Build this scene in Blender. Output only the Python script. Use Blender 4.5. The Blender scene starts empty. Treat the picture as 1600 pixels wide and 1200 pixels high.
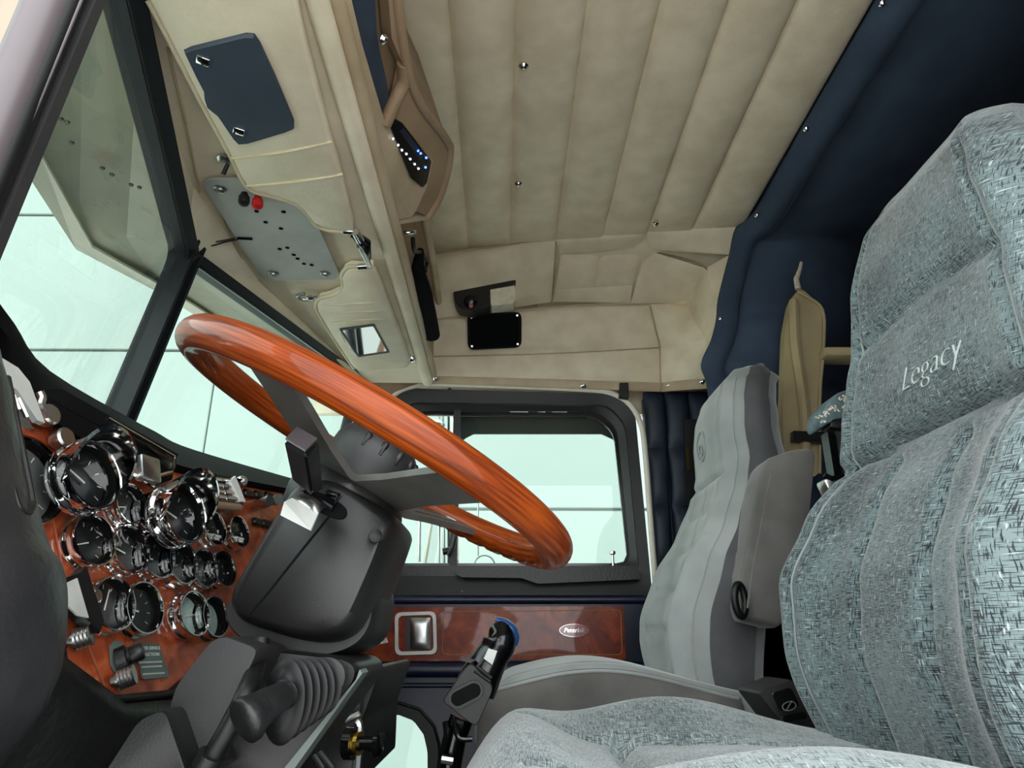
import bpy, bmesh, math, random
from mathutils import Vector, Matrix
random.seed(7)
R = math.radians
# ------------------------------------------------------------------ camera, world, exposure
scene = bpy.context.scene
COL = scene.collection
PITCH, YAW, FPX = R(20.0), R(0.73), 1100.0
cam_d = bpy.data.cameras.new('camera'); cam = bpy.data.objects.new('camera', cam_d); COL.objects.link(cam)
cam.location = (0, 0, 0); cam.rotation_euler = (R(90) + PITCH, 0, -YAW)
cam_d.sensor_width = 36.0; cam_d.lens = 36.0 * FPX / 1600.0; cam_d.clip_start = 0.02; cam_d.clip_end = 200
scene.camera = cam
world = bpy.data.worlds.new('overcast_sky'); scene.world = world; world.use_nodes = True
wn = world.node_tree.nodes; wl = world.node_tree.links
wbg = wn.get('Background') or wn.new('ShaderNodeBackground')
wbg.inputs['Color'].default_value = (0.95, 0.985, 1.0, 1); wbg.inputs['Strength'].default_value = 1.9
vs = scene.view_settings
vs.view_transform = 'Standard'; vs.look = 'None'; vs.gamma = 1.0; vs.exposure = 1.32; vs.use_curve_mapping = False
try:
    scene.cycles.max_bounces = 10; scene.cycles.diffuse_bounces = 6; scene.cycles.transparent_max_bounces = 16
except Exception: pass

# ------------------------------------------------------------------ geometry helpers
def ray(u, v):
    xc = (u - 800.0) / FPX; yc = (600.0 - v) / FPX
    y = math.cos(PITCH) - yc * math.sin(PITCH); z = math.sin(PITCH) + yc * math.cos(PITCH)
    c, s = math.cos(YAW), math.sin(YAW)
    return Vector((xc * c + y * s, -xc * s + y * c, z))
def P(u, v, X=None, Y=None, Z=None):
    d = ray(u, v)
    t = X / d.x if X is not None else (Y / d.y if Y is not None else Z / d.z)
    return d * t
def PL(u, v, o, n):
    d = ray(u, v); n = Vector(n); o = Vector(o)
    return d * (o.dot(n) / d.dot(n))
V = Vector

class MB:
    """collects geometry for one mesh"""
    def __init__(s): s.v = []; s.f = []; s.uv = {}
    def add(s, vs_, fs, uvs=None):
        o = len(s.v); s.v += [Vector(p) for p in vs_]
        for k, f in enumerate(fs):
            s.f.append([i + o for i in f])
        if uvs:
            for i, t in enumerate(uvs): s.uv[o + i] = t
        return s
    def box(s, c, size, rot=None):
        c = V(c); h = [x / 2 for x in size]; rot = rot or Matrix.Identity(3)
        pts = [c + rot @ V((sx * h[0], sy * h[1], sz * h[2])) for sx in (-1, 1) for sy in (-1, 1) for sz in (-1, 1)]
        return s.add(pts, [(0,1,3,2),(4,6,7,5),(0,4,5,1),(2,3,7,6),(0,2,6,4),(1,5,7,3)])
    def rbox(s, c, size, rot=None, r=0.005, seg=2):
        """box with rounded edges"""
        bm = bmesh.new(); bmesh.ops.create_cube(bm, size=1.0)
        for q in bm.verts: q.co = V((q.co.x * size[0], q.co.y * size[1], q.co.z * size[2]))
        bmesh.ops.bevel(bm, geom=bm.edges[:] , offset=r, segments=seg, affect='EDGES', profile=0.5)
        return s.from_bm(bm, c, rot)
    def from_bm(s, bm, c=(0,0,0), rot=None):
        rot = rot or Matrix.Identity(3); c = V(c); bm.verts.index_update()
        s.add([c + rot @ q.co for q in bm.verts], [[q.index for q in f.verts] for f in bm.faces]); bm.free(); return s
    def tube(s, pts, r, n=12, closed=False, caps=True, up=None):
        pts = [V(p) for p in pts]; m = len(pts); rr = r if isinstance(r, (list, tuple)) else [r] * m
        rings = []; prev = None
        for i, p in enumerate(pts):
            if closed: t = pts[(i + 1) % m] - pts[i - 1]
            else: t = pts[min(i + 1, m - 1)] - pts[max(i - 1, 0)]
            t.normalize()
            if prev is None:
                a = V((0, 0, 1)) if abs(t.z) < 0.9 else V((1, 0, 0)); a = up or a
            else: a = prev
            a = (a - t * a.dot(t)).normalized(); prev = a; b = t.cross(a)
            rings.append([p + (a * math.cos(k * 2 * math.pi / n) + b * math.sin(k * 2 * math.pi / n)) * rr[i] for k in range(n)])
        return s.loft(rings, closed, caps)
    def loft(s, rings, closed=False, caps=True, uvs=None):
        n = len(rings[0]); m = len(rings); vv = [p for r_ in rings for p in r_]; ff = []
        for i in range(m if closed else m - 1):
            a, b = i * n, ((i + 1) % m) * n
            for k in range(n): ff.append((a + k, a + (k + 1) % n, b + (k + 1) % n, b + k))
        if caps and not closed:
            ff.append(tuple(range(n))[::-1]); ff.append(tuple(range((m - 1) * n, m * n)))
        return s.add(vv, ff, uvs)
    def lathe(s, prof, o, ax, n=32, caps=True):
        """prof: list of (radius, height along ax)"""
        o = V(o); ax = V(ax).normalized(); a = V((0, 1, 0)) if abs(ax.y) < 0.9 else V((1, 0, 0))
        a = (a - ax * a.dot(ax)).normalized(); b = ax.cross(a)
        rings = [[o + ax * h + (a * math.cos(k * 2 * math.pi / n) + b * math.sin(k * 2 * math.pi / n)) * max(r, 1e-5) for k in range(n)] for r, h in prof]
        return s.loft(rings, False, caps)
    def prism(s, poly, d):
        """closed polygon extruded by vector d"""
        poly = [V(p) for p in poly]; d = V(d); n = len(poly)
        return s.add(poly + [p + d for p in poly], [tuple(range(n))[::-1], tuple(range(n, 2 * n))] + [(k, (k + 1) % n, n + (k + 1) % n, n + k) for k in range(n)])
    def ring(s, outer, inner, d):
        """plate with a hole: matching loops, extruded by d"""
        n = len(outer); d = V(d); o = [V(p) for p in outer]; i_ = [V(p) for p in inner]
        vv = o + i_ + [p + d for p in o] + [p + d for p in i_]; ff = []
        for k in range(n):
            j = (k + 1) % n
            ff += [(k, j, n + j, n + k), (2*n + k, 3*n + k, 3*n + j, 2*n + j), (k, 2*n + k, 2*n + j, j), (n + k, n + j, 3*n + j, 3*n + k)]
        return s.add(vv, ff)
    def patch(s, c, nx=12, ny=12, bulge=0.01, th=0.012, p=0.5, fn=None, toward=V((0,0,0))):
        """puffy quad patch: corners c (4), swelling towards the viewer side, with a back"""
        c = [V(q) for q in c]; nrm = (c[1] - c[0]).cross(c[3] - c[0]).normalized()
        mid = sum(c, V()) / 4
        if nrm.dot(toward - mid) < 0: nrm = -nrm
        vv = []; uv = []
        lx = ((c[1]-c[0]).length + (c[2]-c[3]).length) / 2; ly = ((c[3]-c[0]).length + (c[2]-c[1]).length) / 2
        for j in range(ny + 1):
            t = j / ny
            for i in range(nx + 1):
                q = i / nx
                pt = (c[0] * (1-q) + c[1] * q) * (1-t) + (c[3] * (1-q) + c[2] * q) * t
                h = bulge * (max(0, 16 * q * (1-q) * t * (1-t))) ** p
                if fn: h += fn(q, t)
                vv.append(pt + nrm * h); uv.append((q * lx, t * ly))
        ff = []
        W = nx + 1
        for j in range(ny):
            for i in range(nx): ff.append((j*W + i, j*W + i + 1, (j+1)*W + i + 1, (j+1)*W + i))
        n0 = len(vv)
        per = [i for i in range(nx)] + [j*W + nx for j in range(ny)] + [ny*W + nx - i for i in range(nx)] + [(ny - j)*W for j in range(ny)]
        for k in per: vv.append(vv[k] - nrm * th); uv.append(uv[k])
        m = len(per)
        for k in range(m): ff.append((per[k], n0 + k, n0 + (k+1) % m, per[(k+1) % m]))
        ff.append(tuple(n0 + k for k in range(m)))
        return s.add(vv, ff, uv)
    def build(s, name, mat_, parent=None, org=None, smooth=True, angle=40):
        if parent is not None: org = V(parent.get('_org', (0,0,0)))
        elif org is None:
            lo = [min(p[i] for p in s.v) for i in range(3)]; hi = [max(p[i] for p in s.v) for i in range(3)]
            org = V(((lo[0]+hi[0])/2, (lo[1]+hi[1])/2, lo[2]))
        org = V(org)
        me = bpy.data.meshes.new(name); me.from_pydata([tuple(p - org) for p in s.v], [], s.f); me.validate(); me.update()
        if s.uv:
            ul = me.uv_layers.new(name='UVMap')
            for lp in me.loops: ul.data[lp.index].uv = s.uv.get(lp.vertex_index, (0, 0))
        bm = bmesh.new(); bm.from_mesh(me); bmesh.ops.recalc_face_normals(bm, faces=bm.faces[:])
        if smooth:
            for f in bm.faces: f.smooth = True
            for e in bm.edges:
                if len(e.link_faces) == 2 and e.calc_face_angle(0) > R(angle): e.smooth = False
        bm.to_mesh(me); bm.free()
        me.materials.append(mat_)
        o = bpy.data.objects.new(name, me); COL.objects.link(o)
        if parent is not None: o.parent = parent; o['_org'] = tuple(org)
        else: o.location = org; o['_org'] = tuple(org)
        return o

def tag(o, label=None, cat=None, group=None, kind=None):
    if label: o['label'] = label
    if cat: o['category'] = cat
    if group: o['group'] = group
    if kind: o['kind'] = kind
    return o
def thing(name, org, label, cat, group=None):
    o = bpy.data.objects.new(name, None); COL.objects.link(o); o.empty_display_size = 0.05
    o.location = org; o['_org'] = tuple(org); return tag(o, label, cat, group)
def basis(x, y, z): return Matrix((V(x), V(y), V(z))).transposed()
def rounded(pts, r, n=5):
    """round the corners of a closed 3D polygon"""
    pts = [V(p) for p in pts]; out = []; m = len(pts); rr = r if isinstance(r, (list, tuple)) else [r] * m
    for i in range(m):
        p, a, b = pts[i], pts[i - 1], pts[(i + 1) % m]; q = rr[i]
        d1 = (a - p); d2 = (b - p); q1 = min(q, d1.length * .49); q2 = min(q, d2.length * .49)
        s1 = p + d1.normalized() * q1; s2 = p + d2.normalized() * q2
        for k in range(n + 1):
            t = k / n; out.append(s1 * (1-t)**2 + p * 2*t*(1-t) + s2 * t*t)
    return out
def spline(pts, n=8, closed=False):
    """Catmull-Rom through points"""
    pts = [V(p) for p in pts]; m = len(pts); out = []
    for i in range(m if closed else m - 1):
        g = lambda k: pts[k % m] if closed else pts[max(0, min(m - 1, k))]
        p0, p1, p2, p3 = g(i-1), g(i), g(i+1), g(i+2)
        for k in range(n):
            t = k / n
            out.append(0.5 * ((2*p1) + (p2-p0)*t + (2*p0-5*p1+4*p2-p3)*t*t + (3*p1-p0-3*p2+p3)*t**3))
    if not closed: out.append(pts[-1])
    return out
def scale_loop(pts, k, c=None):
    c = c or sum(pts, V()) / len(pts); return [c + (p - c) * k for p in pts]
def lerp_tab(tab, x):
    if x <= tab[0][0]: return tab[0][1]
    for (a, b), (c, d) in zip(tab, tab[1:]):
        if x <= c:
            t = (x - a) / (c - a); t = t * t * (3 - 2 * t) * .5 + t * .5; return b + (d - b) * t
    return tab[-1][1]
def gauss(x, m, s): return math.exp(-((x - m) / s) ** 2)

# ------------------------------------------------------------------ materials
def lin(c): return tuple((x/255/12.92 if x/255 <= .04045 else ((x/255 + .055)/1.055) ** 2.4) for x in c) + (1,)
MATS = {}
def pm(name, c1, c2=None, scale=8, rough=.5, metal=0, bump=0, bscale=150, coat=0, stretch=(1,1,1), uv=False, spec=.5, sheen=0, detail=4, lo=.35, hi=.65, bdist=.002):
    m = bpy.data.materials.new(name); m.use_nodes = True; nt = m.node_tree; b = nt.nodes['Principled BSDF']; L = nt.links
    b.inputs['Base Color'].default_value = lin(c1); b.inputs['Roughness'].default_value = rough; b.inputs['Metallic'].default_value = metal
    b.inputs['Coat Weight'].default_value = coat; b.inputs['Coat Roughness'].default_value = .04; b.inputs['Specular IOR Level'].default_value = spec
    if sheen: b.inputs['Sheen Weight'].default_value = sheen; b.inputs['Sheen Roughness'].default_value = .4
    tc = nt.nodes.new('ShaderNodeTexCoord'); mp = nt.nodes.new('ShaderNodeMapping'); mp.inputs['Scale'].default_value = stretch
    L.new(tc.outputs['UV' if uv else 'Object'], mp.inputs['Vector'])
    if c2:
        nz = nt.nodes.new('ShaderNodeTexNoise'); nz.inputs['Scale'].default_value = scale; nz.inputs['Detail'].default_value = detail
        rp = nt.nodes.new('ShaderNodeValToRGB'); e = rp.color_ramp.elements
        e[0].position = lo; e[0].color = lin(c1); e[1].position = hi; e[1].color = lin(c2)
        L.new(mp.outputs[0], nz.inputs['Vector']); L.new(nz.outputs[0], rp.inputs[0]); L.new(rp.outputs[0], b.inputs['Base Color'])
    if bump:
        n2 = nt.nodes.new('ShaderNodeTexNoise'); n2.inputs['Scale'].default_value = bscale; n2.inputs['Detail'].default_value = 3
        bp = nt.nodes.new('ShaderNodeBump'); bp.inputs['Strength'].default_value = bump; bp.inputs['Distance'].default_value = bdist
        L.new(mp.outputs[0], n2.inputs['Vector']); L.new(n2.outputs[0], bp.inputs['Height']); L.new(bp.outputs[0], b.inputs['Normal'])
    MATS[name] = m; return m
M = {}
M['headliner'] = pm('headliner', (206,192,166), (222,209,184), 14, .62, bump=.25, bscale=90)
M['leather'] = pm('leather', (208,195,169), (226,214,190), 9, .5, bump=.3, bscale=120)
M['leather_edge'] = pm('leather_edge', (212,199,170), (194,178,146), 20, .5)
M['tan'] = pm('tan', (166,146,118), (184,166,138), 10, .5, bump=.15)
M['brown'] = pm('brown', (134,110,86), (150,126,100), 12, .5)
M['navy'] = pm('navy', (22,32,46), (30,42,58), 20, .55, bump=.2, bscale=200)
M['navy_cloth'] = pm('navy_cloth', (44,58,78), (56,72,92), 8, .9, bump=.3, bscale=400)
M['navy_gloss'] = pm('navy_gloss', (14,20,42), (20,28,54), 20, .38, bump=.1)
M['navy_pad'] = pm('navy_pad', (44,54,68), (50,60,74), 12, .5)
M['black'] = pm('black', (13,13,14), (17,17,18), 40, .42, bump=.12, bscale=600)
M['black_vinyl'] = pm('black_vinyl', (14,14,15), (19,19,20), 15, .42, bump=.35, bscale=160)
M['black_gloss'] = pm('black_gloss', (8,8,10), None, rough=.18)
M['shroud'] = pm('shroud', (20,19,19), (24,23,23), 30, .42, bump=.1, bscale=900)
M['charcoal'] = pm('charcoal', (30,29,30), (36,35,36), 20, .5, bump=.1, bscale=700)
M['matte_black'] = pm('matte_black', (10,10,11), (14,14,15), 20, .75, spec=.12)
M['pad_vinyl'] = pm('pad_vinyl', (30,30,32), (38,38,40), 15, .36, bump=.3, bscale=160)
M['strip_metal'] = pm('strip_metal', (84,92,88), (96,104,100), 20, .45, metal=.3)
M['frame_dark'] = pm('frame_dark', (12,15,19), (16,19,24), 20, .5, spec=.25)
M['rubber'] = pm('rubber', (12,12,13), None, rough=.45, spec=.35)
M['inlay'] = pm('inlay', (150,112,62), None, rough=.5)
M['thread'] = pm('thread', (176,186,183), None, rough=.8)
M['chrome'] = pm('chrome', (232,232,232), None, rough=.07, metal=1)
M['satin'] = pm('satin', (190,190,188), (205,205,203), 60, .28, metal=1)
M['steel'] = pm('steel', (150,152,150), (175,178,176), 5, .32, metal=1, bump=.1, bscale=40)
M['spoke'] = pm('spoke', (92,90,87), (104,102,99), 30, .34, metal=.45)
M['plate_metal'] = pm('plate_metal', (168,170,166), (182,184,180), 12, .5, metal=.3)
M['silver_paint'] = pm('silver_paint', (186,188,184), (208,208,204), 18, .45, metal=.2)
M['white'] = pm('white', (232,232,228), None, rough=.5)
M['bead'] = pm('bead', (206,200,186), (218,212,198), 12, .5)
M['lens'] = pm('lens', (226,222,202), (210,204,180), 60, .25, coat=.5)
M['brass'] = pm('brass', (196,160,70), None, rough=.25, metal=1)
M['red'] = pm('red', (168,24,22), None, rough=.35)
M['redbadge'] = pm('redbadge', (132,30,22), None, rough=.2, coat=1)
M['blue'] = pm('blue', (28,72,130), None, rough=.3, coat=.6)
M['dial'] = pm('dial', (26,28,29), None, rough=.4)
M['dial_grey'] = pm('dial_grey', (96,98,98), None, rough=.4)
M['print'] = pm('print', (225,228,224), None, rough=.5)
M['dial_reflection'] = pm('dial_reflection', (176,196,190), None, rough=.3)  # mint reflection of the outdoors put into the dial colour
M['copper'] = pm('copper', (150,80,52), None, rough=.4)
M['teal_plate'] = pm('teal_plate', (84,102,97), (92,110,105), 50, .4)
M['dark'] = pm('dark', (8,9,12), None, rough=.9, spec=.1)
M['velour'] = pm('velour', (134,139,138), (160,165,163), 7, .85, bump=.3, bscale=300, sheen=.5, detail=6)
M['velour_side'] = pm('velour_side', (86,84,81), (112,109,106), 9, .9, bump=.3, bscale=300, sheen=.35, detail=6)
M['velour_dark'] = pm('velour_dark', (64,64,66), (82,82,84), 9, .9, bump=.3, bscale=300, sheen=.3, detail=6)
M['carpet'] = pm('carpet', (16,17,24), (24,25,34), 60, .95, bump=.5, bscale=300)
M['sleeper_tan'] = pm('sleeper_tan', (150,134,100), (172,156,120), 6, .7, bump=.2)
M['concrete'] = pm('concrete', (206,205,200), (216,215,210), .5, .9)
M['wall_white'] = pm('wall_white', (131,142,137), (134,145,140), .6, .6)
M['wall_seam'] = pm('wall_seam', (100,112,107), None, rough=.7)
M['visor_steel'] = pm('visor_steel', (140,138,122), (160,157,140), 6, .45, metal=.15, bump=.15, bscale=30)
M['paint_beige'] = pm('paint_beige', (132,118,102), (142,128,111), 10, .45)
M['paint_mauve'] = pm('paint_mauve', (84,76,79), (92,84,87), 10, .4)
M['denim'] = pm('denim', (70,88,92), (100,118,120), 60, .9, bump=.4, bscale=300)
M['fray'] = pm('fray', (206,200,186), (170,160,140), 200, .9)

def glass(name, tint, refl=.02, rough=0.0):
    m = bpy.data.materials.new(name); m.use_nodes = True; nt = m.node_tree; nt.nodes.clear(); L = nt.links
    o = nt.nodes.new('ShaderNodeOutputMaterial'); t = nt.nodes.new('ShaderNodeBsdfTransparent'); g = nt.nodes.new('ShaderNodeBsdfGlossy'); mx = nt.nodes.new('ShaderNodeMixShader')
    lw = nt.nodes.new('ShaderNodeLayerWeight'); lw.inputs['Blend'].default_value = .5
    pw = nt.nodes.new('ShaderNodeMath'); pw.operation = 'POWER'; pw.inputs[1].default_value = 4.0; L.new(lw.outputs['Facing'], pw.inputs[0])
    fr = nt.nodes.new('ShaderNodeMath'); fr.operation = 'MULTIPLY_ADD'; fr.inputs[1].default_value = .45 if refl < .05 else .22; fr.inputs[2].default_value = refl; L.new(pw.outputs[0], fr.inputs[0])
    t.inputs['Color'].default_value = tint + (1,); g.inputs['Roughness'].default_value = rough
    L.new(fr.outputs[0], mx.inputs[0]); L.new(t.outputs[0], mx.inputs[1]); L.new(g.outputs[0], mx.inputs[2]); L.new(mx.outputs[0], o.inputs[0]); return m
M['window'] = glass('window', (.88, .95, .925))
M['gauge_glass'] = glass('gauge_glass', (.93, .95, .94), .055)
M['acrylic'] = glass('acrylic', (.8, .82, .82), .08)

def emis(name, c, s):
    m = pm(name, c, rough=.4); b = m.node_tree.nodes['Principled BSDF']; b.inputs['Emission Color'].default_value = lin(c); b.inputs['Emission Strength'].default_value = s; return m
M['led_blue'] = emis('led_blue', (70,110,255), 2.5); M['led_white'] = emis('led_white', (230,235,255), 1.6)

def burl(name, a, b_, c, sc=22, coat=1.0):
    m = pm(name, a, rough=.35, coat=coat, spec=.25); nt = m.node_tree; L = nt.links; bs = nt.nodes['Principled BSDF']
    tc = nt.nodes.new('ShaderNodeTexCoord'); n1 = nt.nodes.new('ShaderNodeTexNoise'); n1.inputs['Scale'].default_value = sc; n1.inputs['Detail'].default_value = 8; n1.inputs['Distortion'].default_value = 1.6
    n2 = nt.nodes.new('ShaderNodeTexVoronoi'); n2.inputs['Scale'].default_value = sc * 3.2
    r1 = nt.nodes.new('ShaderNodeValToRGB'); e = r1.color_ramp.elements
    e[0].position = .32; e[0].color = lin(a); e[1].position = .66; e[1].color = lin(c); q = r1.color_ramp.elements.new(.5); q.color = lin(b_)
    r2 = nt.nodes.new('ShaderNodeValToRGB'); e = r2.color_ramp.elements; e[0].position = .05; e[0].color = (.25,.18,.14,1); e[1].position = .17; e[1].color = (1,1,1,1)
    mx = nt.nodes.new('ShaderNodeMix'); mx.data_type = 'RGBA'; mx.blend_type = 'MULTIPLY'; mx.inputs[0].default_value = .8
    L.new(tc.outputs['Object'], n1.inputs['Vector']); L.new(n1.outputs['Color'], n2.inputs['Vector'])
    vm = nt.nodes.new('ShaderNodeVectorMath'); vm.operation = 'ADD'; vm.inputs[1].default_value = (0,0,0)
    L.new(tc.outputs['Object'], n2.inputs['Vector'])
    L.new(n1.outputs[0], r1.inputs[0]); L.new(n2.outputs['Distance'], r2.inputs[0])
    L.new(r1.outputs[0], mx.inputs[6]); L.new(r2.outputs[0], mx.inputs[7]); L.new(mx.outputs[2], bs.inputs['Base Color']); return m
M['burl'] = burl('burl', (110,44,22), (158,70,38), (178,92,54), 26)
M['burl_door'] = burl('burl_door', (84,24,8), (122,40,12), (146,62,22), 14, .4)
def wood_rim():
    m = pm('wheel_wood', (190,84,28), rough=.5, coat=.32, spec=.15); nt = m.node_tree; L = nt.links; bs = nt.nodes['Principled BSDF']
    tc = nt.nodes.new('ShaderNodeTexCoord'); mp = nt.nodes.new('ShaderNodeMapping'); mp.inputs['Scale'].default_value = (5, 520, 1); L.new(tc.outputs['UV'], mp.inputs[0])
    n = nt.nodes.new('ShaderNodeTexNoise'); n.inputs['Scale'].default_value = 1.2; n.inputs['Detail'].default_value = 6; n.inputs['Distortion'].default_value = .25
    r = nt.nodes.new('ShaderNodeValToRGB'); e = r.color_ramp.elements; e[0].position = .3; e[0].color = lin((78,28,4)); e[1].position = .72; e[1].color = lin((152,70,14)); q = e.new(.5); q.color = lin((120,47,7))
    L.new(mp.outputs[0], n.inputs['Vector']); L.new(n.outputs[0], r.inputs[0]); L.new(r.outputs[0], bs.inputs['Base Color']); return m
M['wheel_wood'] = wood_rim()
def weave(name, dark, mid, light, f=1.0):
    """crosshatched plush seat cloth: fine threads along both UV directions plus pale slubs"""
    m = pm(name, mid, rough=.9, sheen=.35); nt = m.node_tree; L = nt.links; bs = nt.nodes['Principled BSDF']
    tc = nt.nodes.new('ShaderNodeTexCoord')
    def nz(sc, detail=2):
        mp = nt.nodes.new('ShaderNodeMapping'); mp.inputs['Scale'].default_value = sc; L.new(tc.outputs['UV'], mp.inputs[0])
        n = nt.nodes.new('ShaderNodeTexNoise'); n.inputs['Scale'].default_value = 1; n.inputs['Detail'].default_value = detail; L.new(mp.outputs[0], n.inputs['Vector']); return n.outputs[0]
    def math_(op, a, b):
        q = nt.nodes.new('ShaderNodeMath'); q.operation = op
        for i, x in enumerate((a, b)):
            if isinstance(x, (int, float)): q.inputs[i].default_value = x
            else: L.new(x, q.inputs[i])
        return q.outputs[0]
    h = nz((35*f, 420*f, 1)); w = nz((420*f, 35*f, 1)); big = nz((9, 9, 1), 4)
    mnr = math_('MINIMUM', h, w)
    s = math_('ADD', math_('MULTIPLY', mnr, 1.6), math_('MULTIPLY', big, .48))
    r = nt.nodes.new('ShaderNodeValToRGB'); e = r.color_ramp.elements; e[0].position = .86; e[0].color = lin(dark); e[1].position = 1.0; e[1].color = lin(mid); 
    L.new(s, r.inputs[0])
    h2 = nz((30*f, 170*f, 1), 1); w2 = nz((170*f, 30*f, 1), 1)
    sl = math_('MAXIMUM', h2, w2)
    r2 = nt.nodes.new('ShaderNodeValToRGB'); e = r2.color_ramp.elements; e[0].position = .66; e[0].color = (0,0,0,1); e[1].position = .74; e[1].color = (1,1,1,1); L.new(sl, r2.inputs[0])
    mx = nt.nodes.new('ShaderNodeMix'); mx.data_type = 'RGBA'; L.new(r2.outputs[0], mx.inputs[0]); L.new(r.outputs[0], mx.inputs[6]); mx.inputs[7].default_value = lin(light)
    L.new(mx.outputs[2], bs.inputs['Base Color'])
    bp = nt.nodes.new('ShaderNodeBump'); bp.inputs['Strength'].default_value = .35; bp.inputs['Distance'].default_value = .002; L.new(mnr, bp.inputs['Height']); L.new(bp.outputs[0], bs.inputs['Normal'])
    return m
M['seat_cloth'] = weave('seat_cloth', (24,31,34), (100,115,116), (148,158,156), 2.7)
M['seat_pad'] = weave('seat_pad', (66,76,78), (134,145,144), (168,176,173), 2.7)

def text_mesh(txt, size, o, ex, ey, mat_, name, parent, depth=.0006, shear=0, align='CENTER', lift=0.0005):
    cu = bpy.data.curves.new('tmp_text', 'FONT'); cu.body = txt; cu.size = size; cu.extrude = depth; cu.shear = shear; cu.align_x = align; cu.align_y = 'CENTER'; cu.resolution_u = 3
    to = bpy.data.objects.new('tmp_text', cu); COL.objects.link(to); bpy.context.view_layer.update()
    me = to.evaluated_get(bpy.context.evaluated_depsgraph_get()).to_mesh()
    vv = [p.co.copy() for p in me.vertices]; ff = [list(f.vertices) for f in me.polygons]; to.to_mesh_clear()
    bpy.data.objects.remove(to); bpy.data.curves.remove(cu)
    ex = V(ex).normalized(); ey = V(ey).normalized(); ez = ex.cross(ey); o = V(o)
    mb = MB(); mb.add([o + ex * p.x + ey * p.y + ez * (p.z + lift) for p in vv], ff)
    return mb, mb.build(name, mat_, parent, smooth=False) if name else None
# ------------------------------------------------------------------ outside
YC = 1.13                       # centre line of the cab
YD = 2.05                       # passenger door plane
mb = MB(); mb.box((0, 2, -2.0), (60, 60, .1)); tag(mb.build('ground', M['concrete']), 'pale concrete yard outside the cab', 'ground', kind='structure')
bw = MB().box((-2, 6.15, 2.0), (40, .2, 8.0)).build('building_wall', M['wall_seam']); tag(bw, 'white panelled building wall outside the windows', 'building', kind='structure')
rows = [-1.95, -0.39, 1.05, 2.50, 3.94, 5.4]
cols = [-22, -2.62, 18]
for j in range(len(rows) - 1):
    for i in range(len(cols) - 1):
        x0, x1, z0, z1 = cols[i] + .006, cols[i+1] - .006, rows[j] + .012, rows[j+1] - .012
        MB().rbox(((x0+x1)/2, 6.035, (z0+z1)/2), (x1-x0, .05, z1-z0), r=.008, seg=1).build('wall_panel', M['wall_white'], bw, smooth=False)

# ------------------------------------------------------------------ ceiling with padded pleats
ce = MB().box((.03, 1.17, 1.145), (1.32, 1.92, .04)).build('ceiling', M['headliner']); tag(ce, 'beige padded headliner of the cab', kind='structure')
seams = [-.235, -.105, .02, .15, .285, .41, .535, .675]
farY = lambda x: 1.84 + (x + .2) / .83 * (1.715 - 1.84)
for a, b in zip(seams, seams[1:]):
    c = [V((a, .27, 1.108)), V((b, .27, 1.108)), V((b, farY(b), 1.10)), V((a, farY(a), 1.10))]
    f = lambda q, t: .020 * (max(0, 4*q*(1-q))) ** .62 * min(1, (1 - t) * 14) ** .5 + (.004 * q if q < .98 else 0)
    MB().patch(c, 16, 20, 0, .01, fn=f, toward=V((.2, 1, 0))).build('ceiling_pleat', M['headliner'], ce)
def stud(p, n, r=.0075, m='chrome', parent=None, name='upholstery_button'):
    n = V(n).normalized(); p = V(p)
    return MB().lathe([(r*1.15, -.001), (r*1.15, .0012), (r, .002), (r*.9, r*.45), (r*.6, r*.75), (r*.2, r*.9), (0, r*.92)], p, n, 16).build(name, M[m], parent)
for u, v in ((818, 103), (810, 287), (1024, 350)):
    stud(P(u, v, Z=1.086), (0, 0, -1), .0085, parent=ce)

# ------------------------------------------------------------------ passenger side wall above the door
wr = MB()
wr.box((.08, 2.13, .92), (1.36, .03, .50)); wr.box((.75, 2.13, -.05), (.48, .03, 1.5)); wr.box((-.8, 2.13, -.25), (.75, .03, 1.16))
wr = wr.build('wall_right', M['headliner']); tag(wr, 'beige padded side wall above the passenger door', kind='structure')
def pad(cs, m='headliner', bulge=.008, nx=14, ny=10, name='upholstery_panel', parent=wr, p=.4, th=.012):
    return MB().patch(cs, nx, ny, bulge, th, p).build(name, M[m], parent)
def top(u, v): return P(u, v, Z=1.10)
Y1, Y2, Y3 = 1.95, 2.0, 2.01
pad([top(668, 398), top(868, 374), P(862, 472, Y=Y1), P(668, 500, Y=Y1)], bulge=.02)
pad([top(868, 374), top(1012, 362), P(997, 391, Y=1.83), P(876, 398, Y=1.84)], bulge=.01)
pad([top(1012, 362), top(1152, 352), P(1140, 398, Y=1.76), P(1012, 391, Y=1.82)], bulge=.01)
pad([P(876, 398, Y=1.84), P(938, 394, Y=1.835), P(930, 449, Y=1.905), P(867, 453, Y=1.905)], bulge=.014, p=.5)
pad([P(938, 394, Y=1.835), P(1008, 391, Y=1.825), P(988, 446, Y=1.905), P(930, 449, Y=1.905)], bulge=.014, p=.5)
pad([P(867, 453, Y=1.905), P(988, 446, Y=1.905), P(985, 474, Y=Y1), P(862, 472, Y=Y1)], bulge=.007)
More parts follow.
